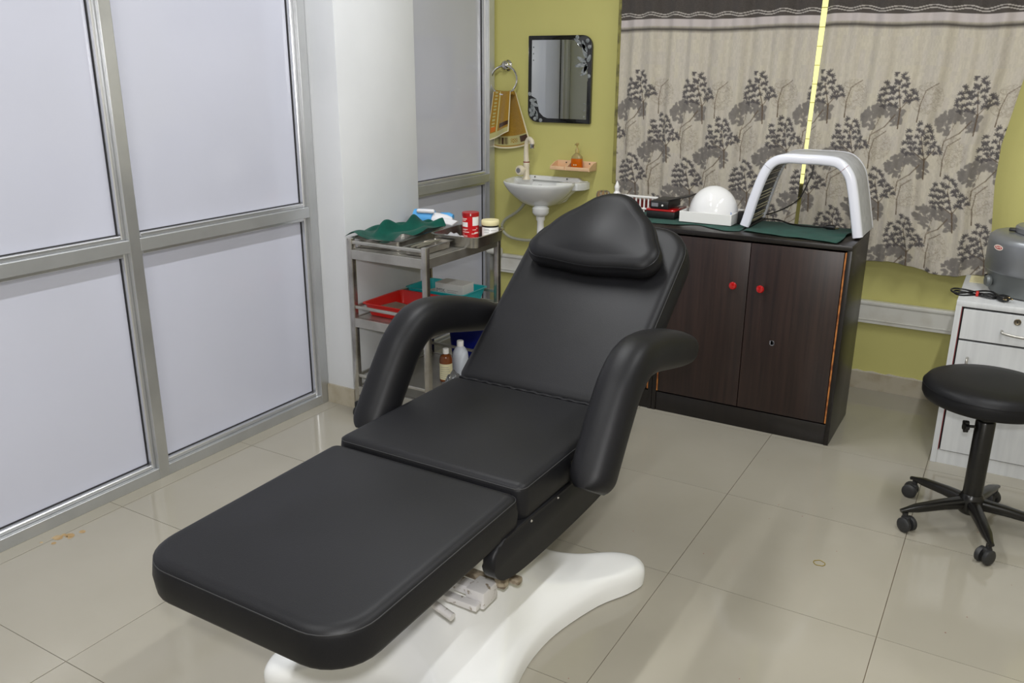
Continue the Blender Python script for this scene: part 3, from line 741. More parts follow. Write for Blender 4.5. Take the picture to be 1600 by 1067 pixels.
# ------------------------------------------------------------ printed cloth helper (colour attribute)
def L3(c): return np.array(lin(c)[:3], dtype=np.float32)
def gridmesh(name, xyz, rgb, m, parent=None):
    ny, nx, _ = xyz.shape; me = bpy.data.meshes.new(name)
    idx = np.arange(ny*nx).reshape(ny,nx)
    q = np.stack([idx[:-1,:-1],idx[:-1,1:],idx[1:,1:],idx[1:,:-1]],-1).reshape(-1,4)
    me.vertices.add(ny*nx); me.vertices.foreach_set('co', xyz.astype(np.float32).ravel())
    me.loops.add(q.size); me.loops.foreach_set('vertex_index', q.astype(np.int32).ravel())
    me.polygons.add(len(q)); me.polygons.foreach_set('loop_start', (np.arange(len(q))*4).astype(np.int32))
    try: me.polygons.foreach_set('loop_total', np.full(len(q),4,dtype=np.int32))
    except Exception: pass
    me.polygons.foreach_set('use_smooth', np.ones(len(q),dtype=bool))
    me.update(calc_edges=True)
    a = me.color_attributes.new('print','FLOAT_COLOR','POINT')
    a.data.foreach_set('color', np.concatenate([rgb.reshape(-1,3),np.ones((ny*nx,1))],1).astype(np.float32).ravel())
    return link(name, me, m, parent)

# towel: two hanging leaves over the ring
def towel_leaf(name, xt0, xt1, zt, zb_fn, xb0, xb1, y0, style, parent):
    nx, ny = 70, 90; u = np.linspace(0,1,nx)[None,:]; v = np.linspace(0,1,ny)[:,None]
    x = (xt0*(1-u)+xt1*u)*(1-v)+(xb0*(1-u)+xb1*u)*v + .0*u
    z = zt*(1-v)+zb_fn(u)*v
    y = y0 - .010*np.sin(u*PI*2.4+style)*(.35+v*.65) - .012*v*np.sin(u*PI)
    y = np.minimum(y, W_-.012)
    gold, goldd, brown, creamc = L3((160,122,36)), L3((130,96,24)), L3((66,38,18)), L3((196,188,128))
    C_ = np.broadcast_to(gold,(ny,nx,3)).copy()
    U = np.broadcast_to(u,(ny,nx)); V = np.broadcast_to(v,(ny,nx))
    nz = RNG.rand(ny,nx,1)*.25+.87; C_ *= nz
    # border band with brown blocks
    def put(mask, col): C_[mask] = col
    if style < 1:
        put((V>.78)&(V<.95), creamc*.85); put((V>.80)&(V<.93)&(U>.15)&(U<.42)&((U*40)%1<.6), brown); put((V>.80)&(V<.92)&(U>.74)&(U<.96), brown)
        put((V>.83)&(V<.90)&(U>.48)&(U<.68)&(((U*30).astype(int)+(V*50).astype(int))%2==0), gold)
    else:
        put((U<.33)&(U>.08)&((V*14)%1<.5)&(U>.14)&(U<.27), creamc*.8); put((U>.36)&(U<.42), creamc)
        put((V>.70)&(V<.80)&(U>.5), brown); put((V>.86)&(V<.97), creamc*.85); put((V>.74)&(V<.84)&(U>.12)&(U<.32), L3((196,110,40)))
    put((U<.035)|(U>.965)|(V>.97), L3((224,214,180)))
    return gridmesh(name, np.stack([x,y,z],-1), C_, M['towel'], parent)
tw = thing('hand_towel', 'gold and brown patterned hand towel hanging from the chrome ring', 'towel', (-1.77,W_-.05,1.345))
towel_leaf('rear_leaf', -1.84,-1.725,1.352, lambda u: 1.035+.018*(2*u-1)**2+.03*u, -1.872,-1.622, W_-.022, .3, tw)
towel_leaf('front_leaf', -1.845,-1.735,1.355, lambda u: 1.085+.06*u**1.2, -1.885,-1.745, W_-.062, 1.4, tw)
obj('top_fold', TB([(-1.845,W_-.045,1.350),(-1.80,W_-.045,1.345),(-1.76,W_-.045,1.345),(-1.728,W_-.045,1.352)], (.013), 12), mat('towel_gold',(160,122,36),.95,bump=(700,.8,.002)), tw)

# ------------------------------------------------------------ curtains
PX = .0025
def tree_tile():
    ss = 2; w = int(.30/PX)*ss; hgt = int(1.2/PX)*ss; px = PX/ss
    img = np.zeros((hgt,w,4),np.float32)     # rgb + coverage
    rs = np.random.RandomState(3)
    def stamp(cx, cz, la, lb, ang, col, al=1.0):
        """ellipse in metres; z downwards from print top"""
        r = max(la,lb)+px*2; i0,i1 = int((cz-r)/px), int((cz+r)/px)+1; j0,j1 = int((cx-r)/px), int((cx+r)/px)+1
        I = np.arange(max(0,i0),min(hgt,i1)); J = np.arange(j0,j1)
        if len(I)==0: return
        zz,xx = np.meshgrid(I*px-cz, J*px-cx, indexing='ij'); ca,sa = math.cos(ang),math.sin(ang)
        a = (xx*ca+zz*sa)/la; b = (-xx*sa+zz*ca)/lb
        mk = ((a*a+b*b) < 1).astype(np.float32)[...,None]*al; JJ = J % w
        sub = img[np.ix_(I,JJ)]; sub[...,:3] = sub[...,:3]*(1-mk)+np.array(col)*mk; sub[...,3:] = sub[...,3:]*(1-mk)+mk; img[np.ix_(I,JJ)] = sub
    def line(p, q, wd, col, al=1.0):
        n = max(2,int(math.hypot(q[0]-p[0],q[1]-p[1])/(px*1.2)))
        for k in range(n+1):
            t = k/n; stamp(p[0]+(q[0]-p[0])*t, p[1]+(q[1]-p[1])*t, wd, wd, 0, col, al)
    dark, mid, brown, twig = L3((84,80,81)), L3((122,117,112)), L3((96,80,64)), L3((150,140,126))
    for row in range(7):
        oz = row*.205; ox = .13+row*.135
        bxx, bz = ox-.050, oz+.188
        for k in range(190):
            a = rs.rand()*2*PI; rr = rs.rand()**.45; x = bxx+math.cos(a)*rr*.088; z = bz+math.sin(a)*rr*.055
            if (x-bxx-.010)**2/.036**2+(z-bz-.030)**2/.036**2 < 1: continue
            stamp(x,z,.009+.005*rs.rand(),.006,rs.rand()*3,mid*(.92+.16*rs.rand()),.9)
        line((bxx-.035,bz+.12),(bxx-.032,bz+.075),.0022,brown,.8); line((bxx-.032,bz+.075),(bxx+.02,bz+.035),.0018,brown,.8)
        line((bxx+.015,bz+.04),(bxx+.05,bz-.01),.0022,brown,.9); line((bxx-.03,bz+.07),(bxx-.008,bz+.0),.0012,brown,.7); line((bxx-.01,bz+.03),(bxx-.02,bz-.01),.001,twig)
        # wispy twig tree, right
        tx, tz = ox+.112, oz+.105
        for k in range(380):
            a = rs.rand()*2*PI; rr = rs.rand()**.5; x = tx+math.cos(a)*rr*.062; z = tz+math.sin(a)*rr*.066; an = rs.rand()*PI
            stamp(x,z,.006,.0006,an,twig,.85)
        line((tx-.02,tz+.10),(tx-.022,tz+.03),.0022,brown,.8); line((tx-.022,tz+.03),(tx-.012,tz-.03),.0018,brown,.9); line((tx-.012,tz-.03),(tx+.03,tz-.065),.0016,brown,.9)
        line((tx-.02,tz+.06),(tx+.03,tz+.01),.0012,twig); line((tx-.022,tz+.04),(tx-.05,tz+.0),.001,twig)
        # bold leafy tree
        base = (ox+.022,oz+.235); fork = (ox+.016,oz+.155)
        line(base,fork,.0026,brown); line(fork,(ox+.05,oz+.10),.0018,brown); line(fork,(ox-.008,oz+.06),.0018,brown); line((ox-.008,oz+.06),(ox-.002,oz+.01),.0012,brown); line(fork,(ox-.04,oz+.12),.0015,brown)
        cl = [(-.022,.006),(.006,.012),(.016,.032),(-.028,.036),(-.008,.045),(-.060,.045),(-.066,.070),(-.046,.066),(-.026,.064),(.012,.060),(.030,.055),(-.072,.096),(-.052,.092),(-.032,.090),(-.010,.080),(.020,.082),(.048,.078),(.064,.092),(-.070,.122),(-.048,.118),(-.026,.114),(-.004,.106),(.040,.100),(.070,.112),(.052,.120),(-.056,.142),(-.032,.138),(.0,.135),(.030,.125)]
        for (dx,dz) in cl:
            dx += rs.randn()*.002; dz += rs.randn()*.002; n_l = 7
            a0 = -PI/2+rs.randn()*.75
            for k in range(n_l):
                a = a0+(k-(n_l-1)/2)*.62; l = .0158*(1-.05*abs(k-3))*(.85+.3*rs.rand())
                stamp(ox+dx+math.cos(a)*l*.55, oz+dz+math.sin(a)*l*.55, l*.52,.0026,a,dark*(.9+.25*rs.rand()),.95)
    img = img.reshape(hgt//ss,ss,w//ss,ss,4).mean((1,3))
    return img
TREE = tree_tile()
def curtain(xa, xb, ztop, z0fn, xfn, phase, label):
    wdt = xb-xa; nx = int(wdt/PX); nz = int((ztop-.62)/PX)
    s = np.linspace(0,wdt,nx)[None,:]; u = s/wdt; zz = np.linspace(ztop,.625,nz)[:,None]
    v = (ztop-zz)/(ztop-.625)
    zb = z0fn(u); z = ztop+(zb-ztop)*v
    x = xfn(u, v)
    y = 1.325 + .011*np.sin(s/.105*2*PI+phase+.6*np.sin(s*9)) *(1-.25*v) + .008*np.sin(s/.21*2*PI+1.3*phase+v*1.2) + .004*np.sin(s/.05*2*PI+v*2)*v
    y = y+.006*np.sin(v*7+s*3)
    zt = ztop-v*(ztop-.63)             # fabric height coordinate
    nzr = RNG.rand(nz,nx,1).astype(np.float32)
    base = L3((188,181,170)); C_ = np.broadcast_to(base,(nz,nx,3)).copy()
    # marbled vertical flecks
    st = RNG.rand(1+nz//6,1+nx//2); st = np.repeat(np.repeat(st,6,0),2,1)[:nz,:nx]; st2 = RNG.rand(1+nz//24,1+nx//8); st2 = np.repeat(np.repeat(st2,24,0),8,1)[:nz,:nx]
    C_ *= (1+(st[...,None]-.5)*.12+(st2[...,None]-.5)*.06); C_[...,2] *= (1-.06*st2)
    Z = np.broadcast_to(zt,(nz,nx)); Sg = np.broadcast_to(s,(nz,nx))
    # tree print
    di = ((1.462-Z)/PX).astype(int); ji = ((Sg+phase*.04)/PX).astype(int) % TREE.shape[1]
    ok = (di>=0)&(di<TREE.shape[0]); T = TREE[np.clip(di,0,TREE.shape[0]-1), ji]
    al = (T[...,3:]*ok[...,None]); colr = T[...,:3]/np.maximum(T[...,3:],1e-3)*1.0
    C_ = C_*(1-al)+np.where(al>0, T[...,:3]*ok[...,None], 0)+0*colr
    # bands
    def band(mask, col): C_[mask] = col
    wob = .006*np.sin(Sg/.128*2*PI)
    band((Z<1.703)&(Z>1.668), L3((188,180,178)))
    g = np.clip(1-np.abs(Z-1.654)/.017,0,1)[...,None]; C_ = C_*(1-g)+L3((66,61,58))*g
    top = Z > 1.703
    C_ = np.where(top[...,None], L3((74,69,66))*(1+(nzr-.5)*.25), C_)
    for h0 in (1.716,1.727):
        mk = np.abs(Z-h0-wob*.9)<.0022; C_[mk] = L3((178,172,166))
    mk = (Z<1.71+wob)&(Z>1.69); C_[mk&(Z>1.700)] = L3((80,74,70))
    C_ *= (1+(nzr-.5)*.05)
    o = gridmesh('curtain', np.stack([x+0*z,y+0*z,z+0*x],-1), C_, M['curtain'])
    me = o.data; c = Vector(((xa+xb)/2,1.325,ztop)); me.transform(Matrix.Translation(-c)); o.location = c
    tag(o, label, 'curtain', 'tree print curtains'); return o
ZT = 2.205
curtain(-1.09,-.125,ZT, lambda u: .640+.012*np.sin(u*9), lambda u,v: -1.09+(u*.968)+ (-.032*u)*(v*1.0)+.012*v*(1-u)+.0*v, 0.0, 'left tree-print curtain panel between the mirror wall and the bright gap')
curtain(-.085,.70,ZT, lambda u: .660-.035*np.clip((u-.25)/.5,0,1)+.010*np.sin(u*14), lambda u,v: -.098+(u*.79)+(-.040*(1-u))*v+.0*v - .045*u*np.clip((v-.45)/.2,0,1)*1.0+.03*u*np.clip((v-.75)/.2,0,1), 2.1, 'right tree-print curtain panel behind the arch lamp and the silver machine')
rd = thing('curtain_rod', 'steel curtain rod carrying both tree-print curtains', 'rod', (-.2,1.325,2.2))
obj('rod', LT([(.0125,-1.2),(.0125,.85)],(0,1.325,2.207),14,'X'), M['steel'], rd)
for xx in (-1.22,.86): obj('finial', LT([(.004,-.02),(.02,-.012),(.024,0),(.02,.012),(.004,.02)],(xx,1.325,2.207),16,'X'), M['steel'], rd)
for xx in (-1.15,.80): obj('bracket', merge(B((xx-.008,1.31,2.185),(xx+.008,1.42,2.194)), B((xx-.015,1.414,2.16),(xx+.015,1.42,2.23))), M['steel'], rd)

# ------------------------------------------------------------ instrument trolley
TX0,TX1,TY0,TY1 = -1.628,-1.245,-.125,.420
tl = thing('instrument_trolley', 'stainless steel three-shelf instrument trolley beside the white pillar', 'trolley', ((TX0+TX1)/2,.15,0))
pw_ = .0125
for x in (TX0,TX1):
    for y in (TY0,TY1):
        obj('post', B((x-pw_,y-pw_,.07),(x+pw_,y+pw_,.800),.003), M['steel'], tl)
        cs = obj('caster', merge(B((x-.012,y-.02,.045),(x+.012,y+.012,.07),.003), LT([(.012,-.011),(.024,-.009),(.024,.009),(.012,.011)],(x,y-.012,.0245),18,'X')), M['black'], tl)
def shelf(z):
    bm = B((TX0+.008,TY0+.008,z-.006),(TX1-.008,TY1-.008,z)); e = .010
    for lo,hi in (((TX0-.004,TY0-.012),(TX1+.004,TY0-.004+.006)),((TX0-.004,TY1-.002),(TX1+.004,TY1+.012)),((TX0-.010,TY0-.004),(TX0+.002,TY1+.004)),((TX1-.002,TY0-.004),(TX1+.010,TY1+.004))):
        box(bm,(lo[0],lo[1],z-.038),(hi[0],hi[1],z+.001),.001,1)
    obj('shelf', bm, M['steelm'], tl, 0)
for z in (.752,.455,.142): shelf(z)
def rl(p,q): obj('rail', TB([p,q], .0065, 8, power=5), M['steelm'], tl)
for z,sides in ((.783,'F'),(.503,'FLB'),(.193,'FLB')):
    if 'F' in sides: rl((TX0,TY0,z),(TX1,TY0,z))
    if 'L' in sides: rl((TX0,TY0,z),(TX0,TY1,z))
    if 'B' in sides: rl((TX0,TY1,z),(TX1,TY1,z))
def tray(name, x0,x1,y0,y1,z,h,m,label,cat='tray',flare=.012,rim=.008,r=.02,rot=0,group=None,th=.0015):
    """open tray with flared walls and rolled rim"""
    t = thing(name,label,cat,((x0+x1)/2,(y0+y1)/2,z),group)
    def rr(d,zz): return [(p.x,p.y,zz) for p in rpoly([(x0+d,y0+d),(x1-d,y0+d),(x1-d,y1-d),(x0+d,y1-d)], max(r-d*.5,.004), 4)]
    bm = bmesh.new()
    loft(bm, [rr(flare+.02,z+.0008), rr(flare,z+.0008), rr(0,z+h-.001), rr(-rim,z+h), rr(-rim,z+h+.0015), rr(th,z+h+.0015), rr(flare+th,z+.003), rr(flare+.02,z+.003)])
    if rot: bm.transform(rotz(rot,((x0+x1)/2,(y0+y1)/2,0)))
    obj('shell', bm, m, t, 50); return t
SZ = .753
tray('steel_tray', -1.678,-1.445,-.08,.325,SZ,.040,M['steel'],'large stainless tray holding the crumpled green cloth',flare=.006,rot=.13)
tray('steel_tray', -1.415,-1.185,.140,.396,SZ,.046,M['steel'],'deep stainless tray holding the red canister and the white jar',flare=.004,r=.035,rot=.05)
tray('steel_tray', -1.375,-1.290,-.095,.120,SZ,.030,M['steel'],'small narrow stainless instrument tray at the front corner of the trolley top',flare=.004,r=.008)
# instruments
for k,(xx,yy,a) in enumerate([(-1.335,.02,.05),(-1.322,.0,-.06),(-1.345,-.01,.12)]):
    t = thing('forceps', ['steel forceps lying in the small tray, nearest the tray centre','steel forceps lying in the small tray, nearest its right edge','steel forceps lying in the small tray, nearest its left edge'][k], 'instrument', (xx,yy,SZ+.03), 'instruments in the small tray')
    for s in (-1,1): obj('arm', TB([(xx+.002*s,yy-.075,SZ+.028+k*.002),(xx+.008*s+a*.05,yy,SZ+.031+k*.002),(xx+.002*s+a*.15,yy+.07,SZ+.034+k*.002)], .0025, 6), M['steelm'], t)
# crumpled green cloth on the tray
fg = bil((-1.71,-.075),(-1.46,-.10),(-1.425,.285),(-1.645,.305))
def fz(u,v,x,y):
    z = SZ+.047+.010*math.sin(u*7+v*4)+.006*math.sin(v*17+u*3)
    z += .052*math.exp(-((u-.45)/.10)**2-((v-.42)/.16)**2)+.045*math.exp(-((u-.55)/.09)**2-((v-.72)/.15)**2)+.03*math.exp(-((u-.9)/.12)**2-((v-.95)/.2)**2)
    z += .02*abs(math.sin(u*9-v*6))*v
    z -= .022*math.exp(-((u-.8)/.18)**2-((v-.18)/.22)**2)
    return z-.012*max(0,.12-u)/.12
single('green_cloth', clothgrid(lambda u,v:(fg(u,v)[0]+.010*math.sin(v*13),fg(u,v)[1]+.012*math.sin(u*11)), 46, 46, fz), M['cloth'], 'crumpled green surgical cloth heaped on the large steel tray on the trolley', 'cloth', (-1.56,.1,SZ+.04), smooth=75)
# cotton roll with blue wrap on the pillar side, resting on tray rim / shelf
cr = thing('cotton_roll', 'white cotton roll in sky blue wrapper behind the green cloth', 'cotton roll', (-1.57,.36,SZ+.05))
mm = Matrix.Translation((-1.60,.372,SZ+.062)) @ Matrix.Rotation(.30,4,'Z')
obj('wrapper', xf(LT([(.030,-.06),(.041,-.055),(.043,-.02),(.042,.02),(.040,.035),(.03,.04)],(0,0,0),20,'X'), mm), M['blue'], cr, 50)
obj('cotton', xf(merge(LT([(.030,.030),(.039,.034),(.036,.06),(.027,.10),(.012,.125)],(0,0,-.003),16,'X',sy=.8), B((-.035,-.043,.028),(.05,-.02,.047),.008)), mm), M['cotton'], cr, 60)
obj('wrapper_flap', xf(LT([(.012,.05),(.03,.06),(.032,.10),(.018,.12)],(0,.03,.006),14,'X',sy=.6), mm), M['blue'], cr, 50)
bm = bmesh.new()
for k in range(4): tube(bm, spline([(-1.53,.30+k*.012,SZ+.047+k*.004),(-1.48,.315+k*.012,SZ+.060+k*.003),(-1.42,.33+k*.01,SZ+.055+k*.002)],6), lambda t:(.016,.005), 8)
single('gauze_pieces', bm, M['cotton'], 'loose folded white gauze lying beside the cotton roll', 'gauze', (-1.48,.32,SZ+.05), smooth=60)
bm = clothgrid(bil((-1.40,.165),(-1.30,.155),(-1.30,.26),(-1.395,.28)), 16, 16, lambda u,v,x,y: SZ+.020+.022*math.sin(u*PI)*math.sin(v*PI)+.004*math.sin(u*19+v*13))
single('gauze_pad', bm, M['cotton'], 'white and blue printed gauze packet inside the deep steel tray', 'gauze', (-1.35,.22,SZ+.01), smooth=60)
# red canister
cn = thing('red_canister', 'red cylindrical canister with white printed labels in the deep tray', 'canister', (-1.340,.335,SZ+.004))
cc = (-1.322,.320,SZ+.004); CR = .037
obj('body', LT([(CR*.97,0),(CR,.002),(CR,.102)],cc,32), M['canred'], cn, 40)
obj('lid', LT([(CR+.0012,.102),(CR+.0012,.116),(CR-.001,.118)],cc,32), M['canlid'], cn, 40)
def patch(a0,a1,z0,z1,c,R_,m,name,parent,d=.0006,n=8):
    bm = bmesh.new(); v = []
    for k in range(n+1):
        a = a0+(a1-a0)*k/n; v.append((bm.verts.new((c[0]+(R_+d)*math.cos(a),c[1]+(R_+d)*math.sin(a),c[2]+z0)), bm.verts.new((c[0]+(R_+d)*math.cos(a),c[1]+(R_+d)*math.sin(a),c[2]+z1))))
    for k in range(n): bm.faces.new((v[k][0],v[k+1][0],v[k+1][1],v[k][1]))
    return obj(name, bm, m, parent)
va = math.atan2(-2.8-.33, .743+1.34)   # towards the room
patch(va-1.25,va-.35,.057,.077,cc,CR,M['white_p'],'label_panel',cn); patch(va+.22,va+1.2,.062,.100,cc,CR,M['white_p'],'label_panel',cn)
for (a,b,zc,h) in [(-1.2,-.45,.092,.004),(-1.15,-.6,.085,.003),(-1.1,-.35,.046,.0025),(-1.15,-.55,.042,.0015),(-1.1,-.2,.034,.003),(-1.1,-.8,.024,.0015),(-1.0,-.4,.017,.003),(.2,.7,.044,.0025),(.45,1.0,.030,.006),(.1,.6,.027,.003),(.7,.9,.050,.003)]:
    patch(va+a,va+b,zc-h/2,zc+h/2,cc,CR,M['sticker'],'print_line',cn,.0006,5)
patch(va-.05,va+.05,.106,.110,cc,CR+.0013,M['white_p'],'lid_mark',cn,.0006,3); patch(va-.05,va+.05,.111,.115,cc,CR+.0013,M['white_p'],'lid_mark',cn,.0006,3)
# white jar with cream cap
jc = (-1.238,.350,SZ+.004)
jr = thing('jar', 'short white jar with a cream screw cap right of the red canister', 'jar', jc)
obj('body', LT([(.034,0),(.037,.003),(.037,.055),(.034,.06)],jc,28), M['white_p'], jr, 40)
obj('band', LT([(.0375,.058),(.0375,.065)],jc,28), M['black'], jr)
obj('cap', LT([(.039,.065),(.040,.067),(.040,.082),(.037,.087),(.02,.088)],jc,28), M['cap'], jr, 40)
for (a,b,zc,h,m_) in [(-.9,-.2,.050,.0015,'print_d'),(-.9,-.1,.045,.0015,'print_d'),(-.9,-.3,.018,.006,'bluepl'),(0.,.8,.045,.0015,'print_d'),(-.9,-.2,.036,.0015,'print_d')]:
    patch(va+a,va+b,zc-h/2,zc+h/2,jc,.037,M[m_],'print_line',jr,.0006,5)
# middle shelf
MZ = .456
tray('red_tray', -1.615,-1.315,-.085,.185,MZ,.056,M['red'],'red plastic tray on the middle shelf of the trolley',flare=.022,r=.022)
tray('teal_tray', -1.600,-1.290,.200,.402,MZ,.068,M['teal'],'turquoise plastic tray behind the red tray on the middle shelf',flare=.022,r=.022)
bx_ = thing('white_carton', 'white printed carton standing in the turquoise tray', 'box', (-1.40,.30,MZ+.004))
obj('carton', B((-1.475,.255,MZ+.004),(-1.325,.345,MZ+.096),.001), M['carton'], bx_, 0)
text('lettering','JMSK',.024, Matrix.Translation((-1.445,.2545,MZ+.062)) @ FRONT, M['print_d'], bx_)
for k in range(4): obj('print_line', B((-1.41,.2544,MZ+.042+k*.008),(-1.41+.05+.01*(k%2),.2549,MZ+.0435+k*.008)), M['print_d'], bx_, 0)
obj('print_line', B((-1.47,.2544,MZ+.066),(-1.425,.2549,MZ+.0675)), M['print_d'], bx_, 0)
s_ = thing('small_carton', 'small white carton lying left of the larger carton in the turquoise tray', 'box', (-1.52,.28,MZ+.004))
obj('carton', xf(B((-1.55,.245,MZ+.004),(-1.49,.335,MZ+.042),.001), rotz(-.25,(-1.52,.29,0))), M['carton'], s_, 0)
s_ = thing('clear_case', 'small brown-tinted clear plastic case in the red tray', 'box', (-1.53,.02,MZ+.004))
obj('body', xf(B((-1.565,-.03,MZ+.0045),(-1.475,.06,MZ+.036),.001), rotz(-.2,(-1.52,.02,0))), M['clearbx'], s_, 0)
s_ = thing('card_box', 'flat beige card box with black edge in the red tray by the front post', 'box', (-1.40,.05,MZ+.004))
obj('body', xf(B((-1.445,-.01,MZ+.0045),(-1.345,.09,MZ+.026),.001), rotz(.15,(-1.4,.04,0))), M['beige'], s_, 0)
obj('sleeve', xf(B((-1.42,.0,MZ+.0265),(-1.345,.085,MZ+.036),.001), rotz(.15,(-1.4,.04,0))), M['black'], s_, 0)
obj('card', xf(B((-1.425,-.005,MZ+.036),(-1.34,.08,MZ+.040)), rotz(.2,(-1.4,.04,0))), M['carton'], s_, 0)
# bottom shelf
BZ = .143
def bottle(name, label, c, prof, m, capprof, capm, lab=None):
    t = thing(name, label, 'bottle', c); obj('body', LT(prof,c,28), m, t, 40); obj('cap', LT(capprof,c,20), capm, t, 40)
    if lab: patch(va-1.3,va+1.3,lab[0],lab[1],c,lab[2],M['label_y'],'label',t,.0006,12)
    return t
b1 = bottle('amber_bottle','brown bottle with white cap and pale label on the bottom trolley shelf',(-1.335,.13,BZ),[(.026,0),(.029,.003),(.029,.105),(.024,.118),(.013,.124),(.012,.135)],M['amberb'],[(.0135,.128),(.0135,.150),(.012,.151)],M['white_p'],(.012,.085,.029))
for k in range(6): patch(va-.9,va+.6-.1*(k%3),.02+.01*k,.0215+.01*k,(-1.335,.13,BZ),.0298,M['print_d'],'print_line',b1,.0004,6)
bottle('white_bottle','tall translucent white bottle right of the brown bottle',(-1.315,.215,BZ),[(.033,0),(.036,.004),(.036,.095),(.033,.115),(.022,.135),(.014,.142),(.013,.150)],M['hdpe'],[(.0155,.143),(.0155,.166),(.014,.168)],M['white_p'])
bm = clothgrid(bil((-1.30,.04),(-1.255,.03),(-1.25,.14),(-1.29,.16)), 14, 14, lambda u,v,x,y: BZ+.012+.05*math.sin(u*PI)*math.sin(v*PI)+.012*math.sin(u*17+v*11))
single('foil_packet', bm, M['foil'], 'crumpled silvery white packet on the bottom shelf beside the chair seat', 'packet', (-1.27,.1,BZ), smooth=40)
# blue bin and beige box standing on the floor behind the trolley
nb = thing('blue_bin', 'dark blue plastic bin on the floor behind the trolley', 'bin', (-1.40,.66,0))
def brr(x0,x1,y0,y1,z,r=.03): return [(p.x,p.y,z) for p in rpoly([(x0,y0),(x1,y0),(x1,y1),(x0,y1)], r, 4)]
bm = bmesh.new(); loft(bm,[brr(-1.58,-1.24,.53,.81,.001),brr(-1.60,-1.22,.51,.83,.285),brr(-1.61,-1.21,.50,.84,.287),brr(-1.61,-1.21,.50,.84,.300),brr(-1.597,-1.223,.513,.827,.300),brr(-1.575,-1.245,.535,.805,.01)])
obj('tub', bm, M['navy'], nb, 40)
cbx = thing('beige_box', 'beige cardboard carton on the floor under the basin', 'box', (-1.30,1.03,0))
obj('carton', B((-1.42,.90,0.001),(-1.14,1.15,.40),.002), M['beige'], cbx, 0)

# ------------------------------------------------------------ white cabinet with silver machine
wx = .606; wy0, wy1, wz = .690, 1.18, .661; we = 1.10
wc = thing('white_cabinet', 'white woodgrain bedside cabinet with drawer under the silver centrifuge', 'cabinet', ((wx+we)/2,(wy0+wy1)/2,0))
obj('side_panel', B((wx,wy0,0),(wx+.020,wy1,wz-.02),.001), M['lam_w'], wc, 0); obj('side_panel', B((we-.020,wy0,0),(we,wy1,wz-.02),.001), M['lam_w'], wc, 0)
obj('top', B((wx,wy0,wz-.022),(we,wy1,wz),.002), M['lam_w'], wc); obj('plinth', B((wx+.020,wy0+.004,0),(we-.02,wy0+.02,.055)), M['lam_w'], wc, 0)
obj('carcass', B((wx+.02,wy0+.02,.02),(we-.02,wy1-.005,wz-.022)), M['gasket'], wc, 0)
for ex in (wx+.0202,): obj('edge_tape', B((ex,wy0+.0005,.055),(ex+.0025,wy0+.018,wz-.024)), M['gapred'], wc, 0)
dr = obj('drawer', B((wx+.028,wy0,.516),(we-.026,wy0+.018,wz-.030),.001), M['lam_w'], wc, 0)
dd = obj('door', B((wx+.028,wy0,.058),(we-.026,wy0+.018,.508),.001), M['lam_w'], wc, 0)
obj('lock', LT([(.012,0),(.012,-.003),(.010,-.004),(.006,-.003)],(.812,wy0,.607),20,'Y'), M['lock'], dr, 30)
obj('keyhole', B((.8105,wy0-.0048,.603),(.8135,wy0-.0028,.611)), M['black'], dr, 0)
obj('handle', TB(spline([(.768,wy0,.566),(.772,wy0-.018,.563),(.81,wy0-.024,.558),(.86,wy0-.024,.556),(.90,wy0-.018,.558),(.904,wy0,.560)],6), (.005), 10), M['steelm'], dr)
obj('handle', TB(spline([(.673,wy0,.445),(.673,wy0-.02,.44),(.673,wy0-.026,.40),(.673,wy0-.026,.36),(.673,wy0-.02,.32),(.673,wy0,.315)],6), (.005), 10), M['steelm'], dd)
mc = thing('centrifuge', 'silver round laboratory centrifuge on the white cabinet', 'machine', (.873,.962,wz))
cc = (.873,.962,wz)
obj('base', LT([(.165,.004),(.178,.006),(.180,.012),(.182,.03),(.196,.085),(.2,.09)],cc,64), M['silverd'], mc, 30)
obj('drum', LT([(.200,.088),(.205,.094),(.206,.20),(.203,.215),(.190,.226),(.12,.232)],cc,64), M['silver'], mc, 40)
obj('lid', LT([(.138,.232),(.142,.236),(.142,.252),(.135,.259),(.09,.264),(.03,.266)],(cc[0]+.02,cc[1],cc[2]),56), M['silver'], mc, 30)
obj('lid_catch', B((.873-.142,.93,wz+.234),(.873-.110,.95,wz+.247),.004), M['black'], mc)
for a in (200,250,300,90): obj('foot', LT([(.012,0),(.012,.006)],(cc[0]+.13*math.cos(math.radians(a)),cc[1]+.13*math.sin(math.radians(a)),wz),12), M['black'], mc)
def facing(a, R_, z): 
    d = Vector((math.cos(a),math.sin(a),0)); return Matrix.Translation((cc[0]+d.x*R_,cc[1]+d.y*R_,z)) @ Matrix.Rotation(a+PI/2,4,'Z') @ FRONT
A_ = math.radians(217)
obj('sticker', xf(LT([(.0145,0),(.0145,.0008)],(0,0,0),24,sx=1.7,sy=.72), facing(A_,.2062,wz+.185)), M['sticker'], mc, 0)
obj('sticker_field', xf(LT([(.0112,.0008),(.0112,.0012)],(0,0,0),24,sx=1.75,sy=.55), facing(A_,.2062,wz+.185)), M['redtxt'], mc, 0)
text('lettering','REMI',.0105, facing(A_,.2078,wz+.185) @ Matrix.Diagonal((1.35,1,1,1)), M['sticker'], mc)
obj('knob', xf(LT([(.019,0),(.023,.004),(.023,.012),(.017,.020)],(0,0,0),20), facing(math.radians(203),.186,wz+.046)), M['silverd'], mc, 30)
obj('cord_gland', xf(LT([(.010,0),(.008,.014)],(0,0,0),12), facing(math.radians(192),.186,wz+.055)), M['black'], mc)
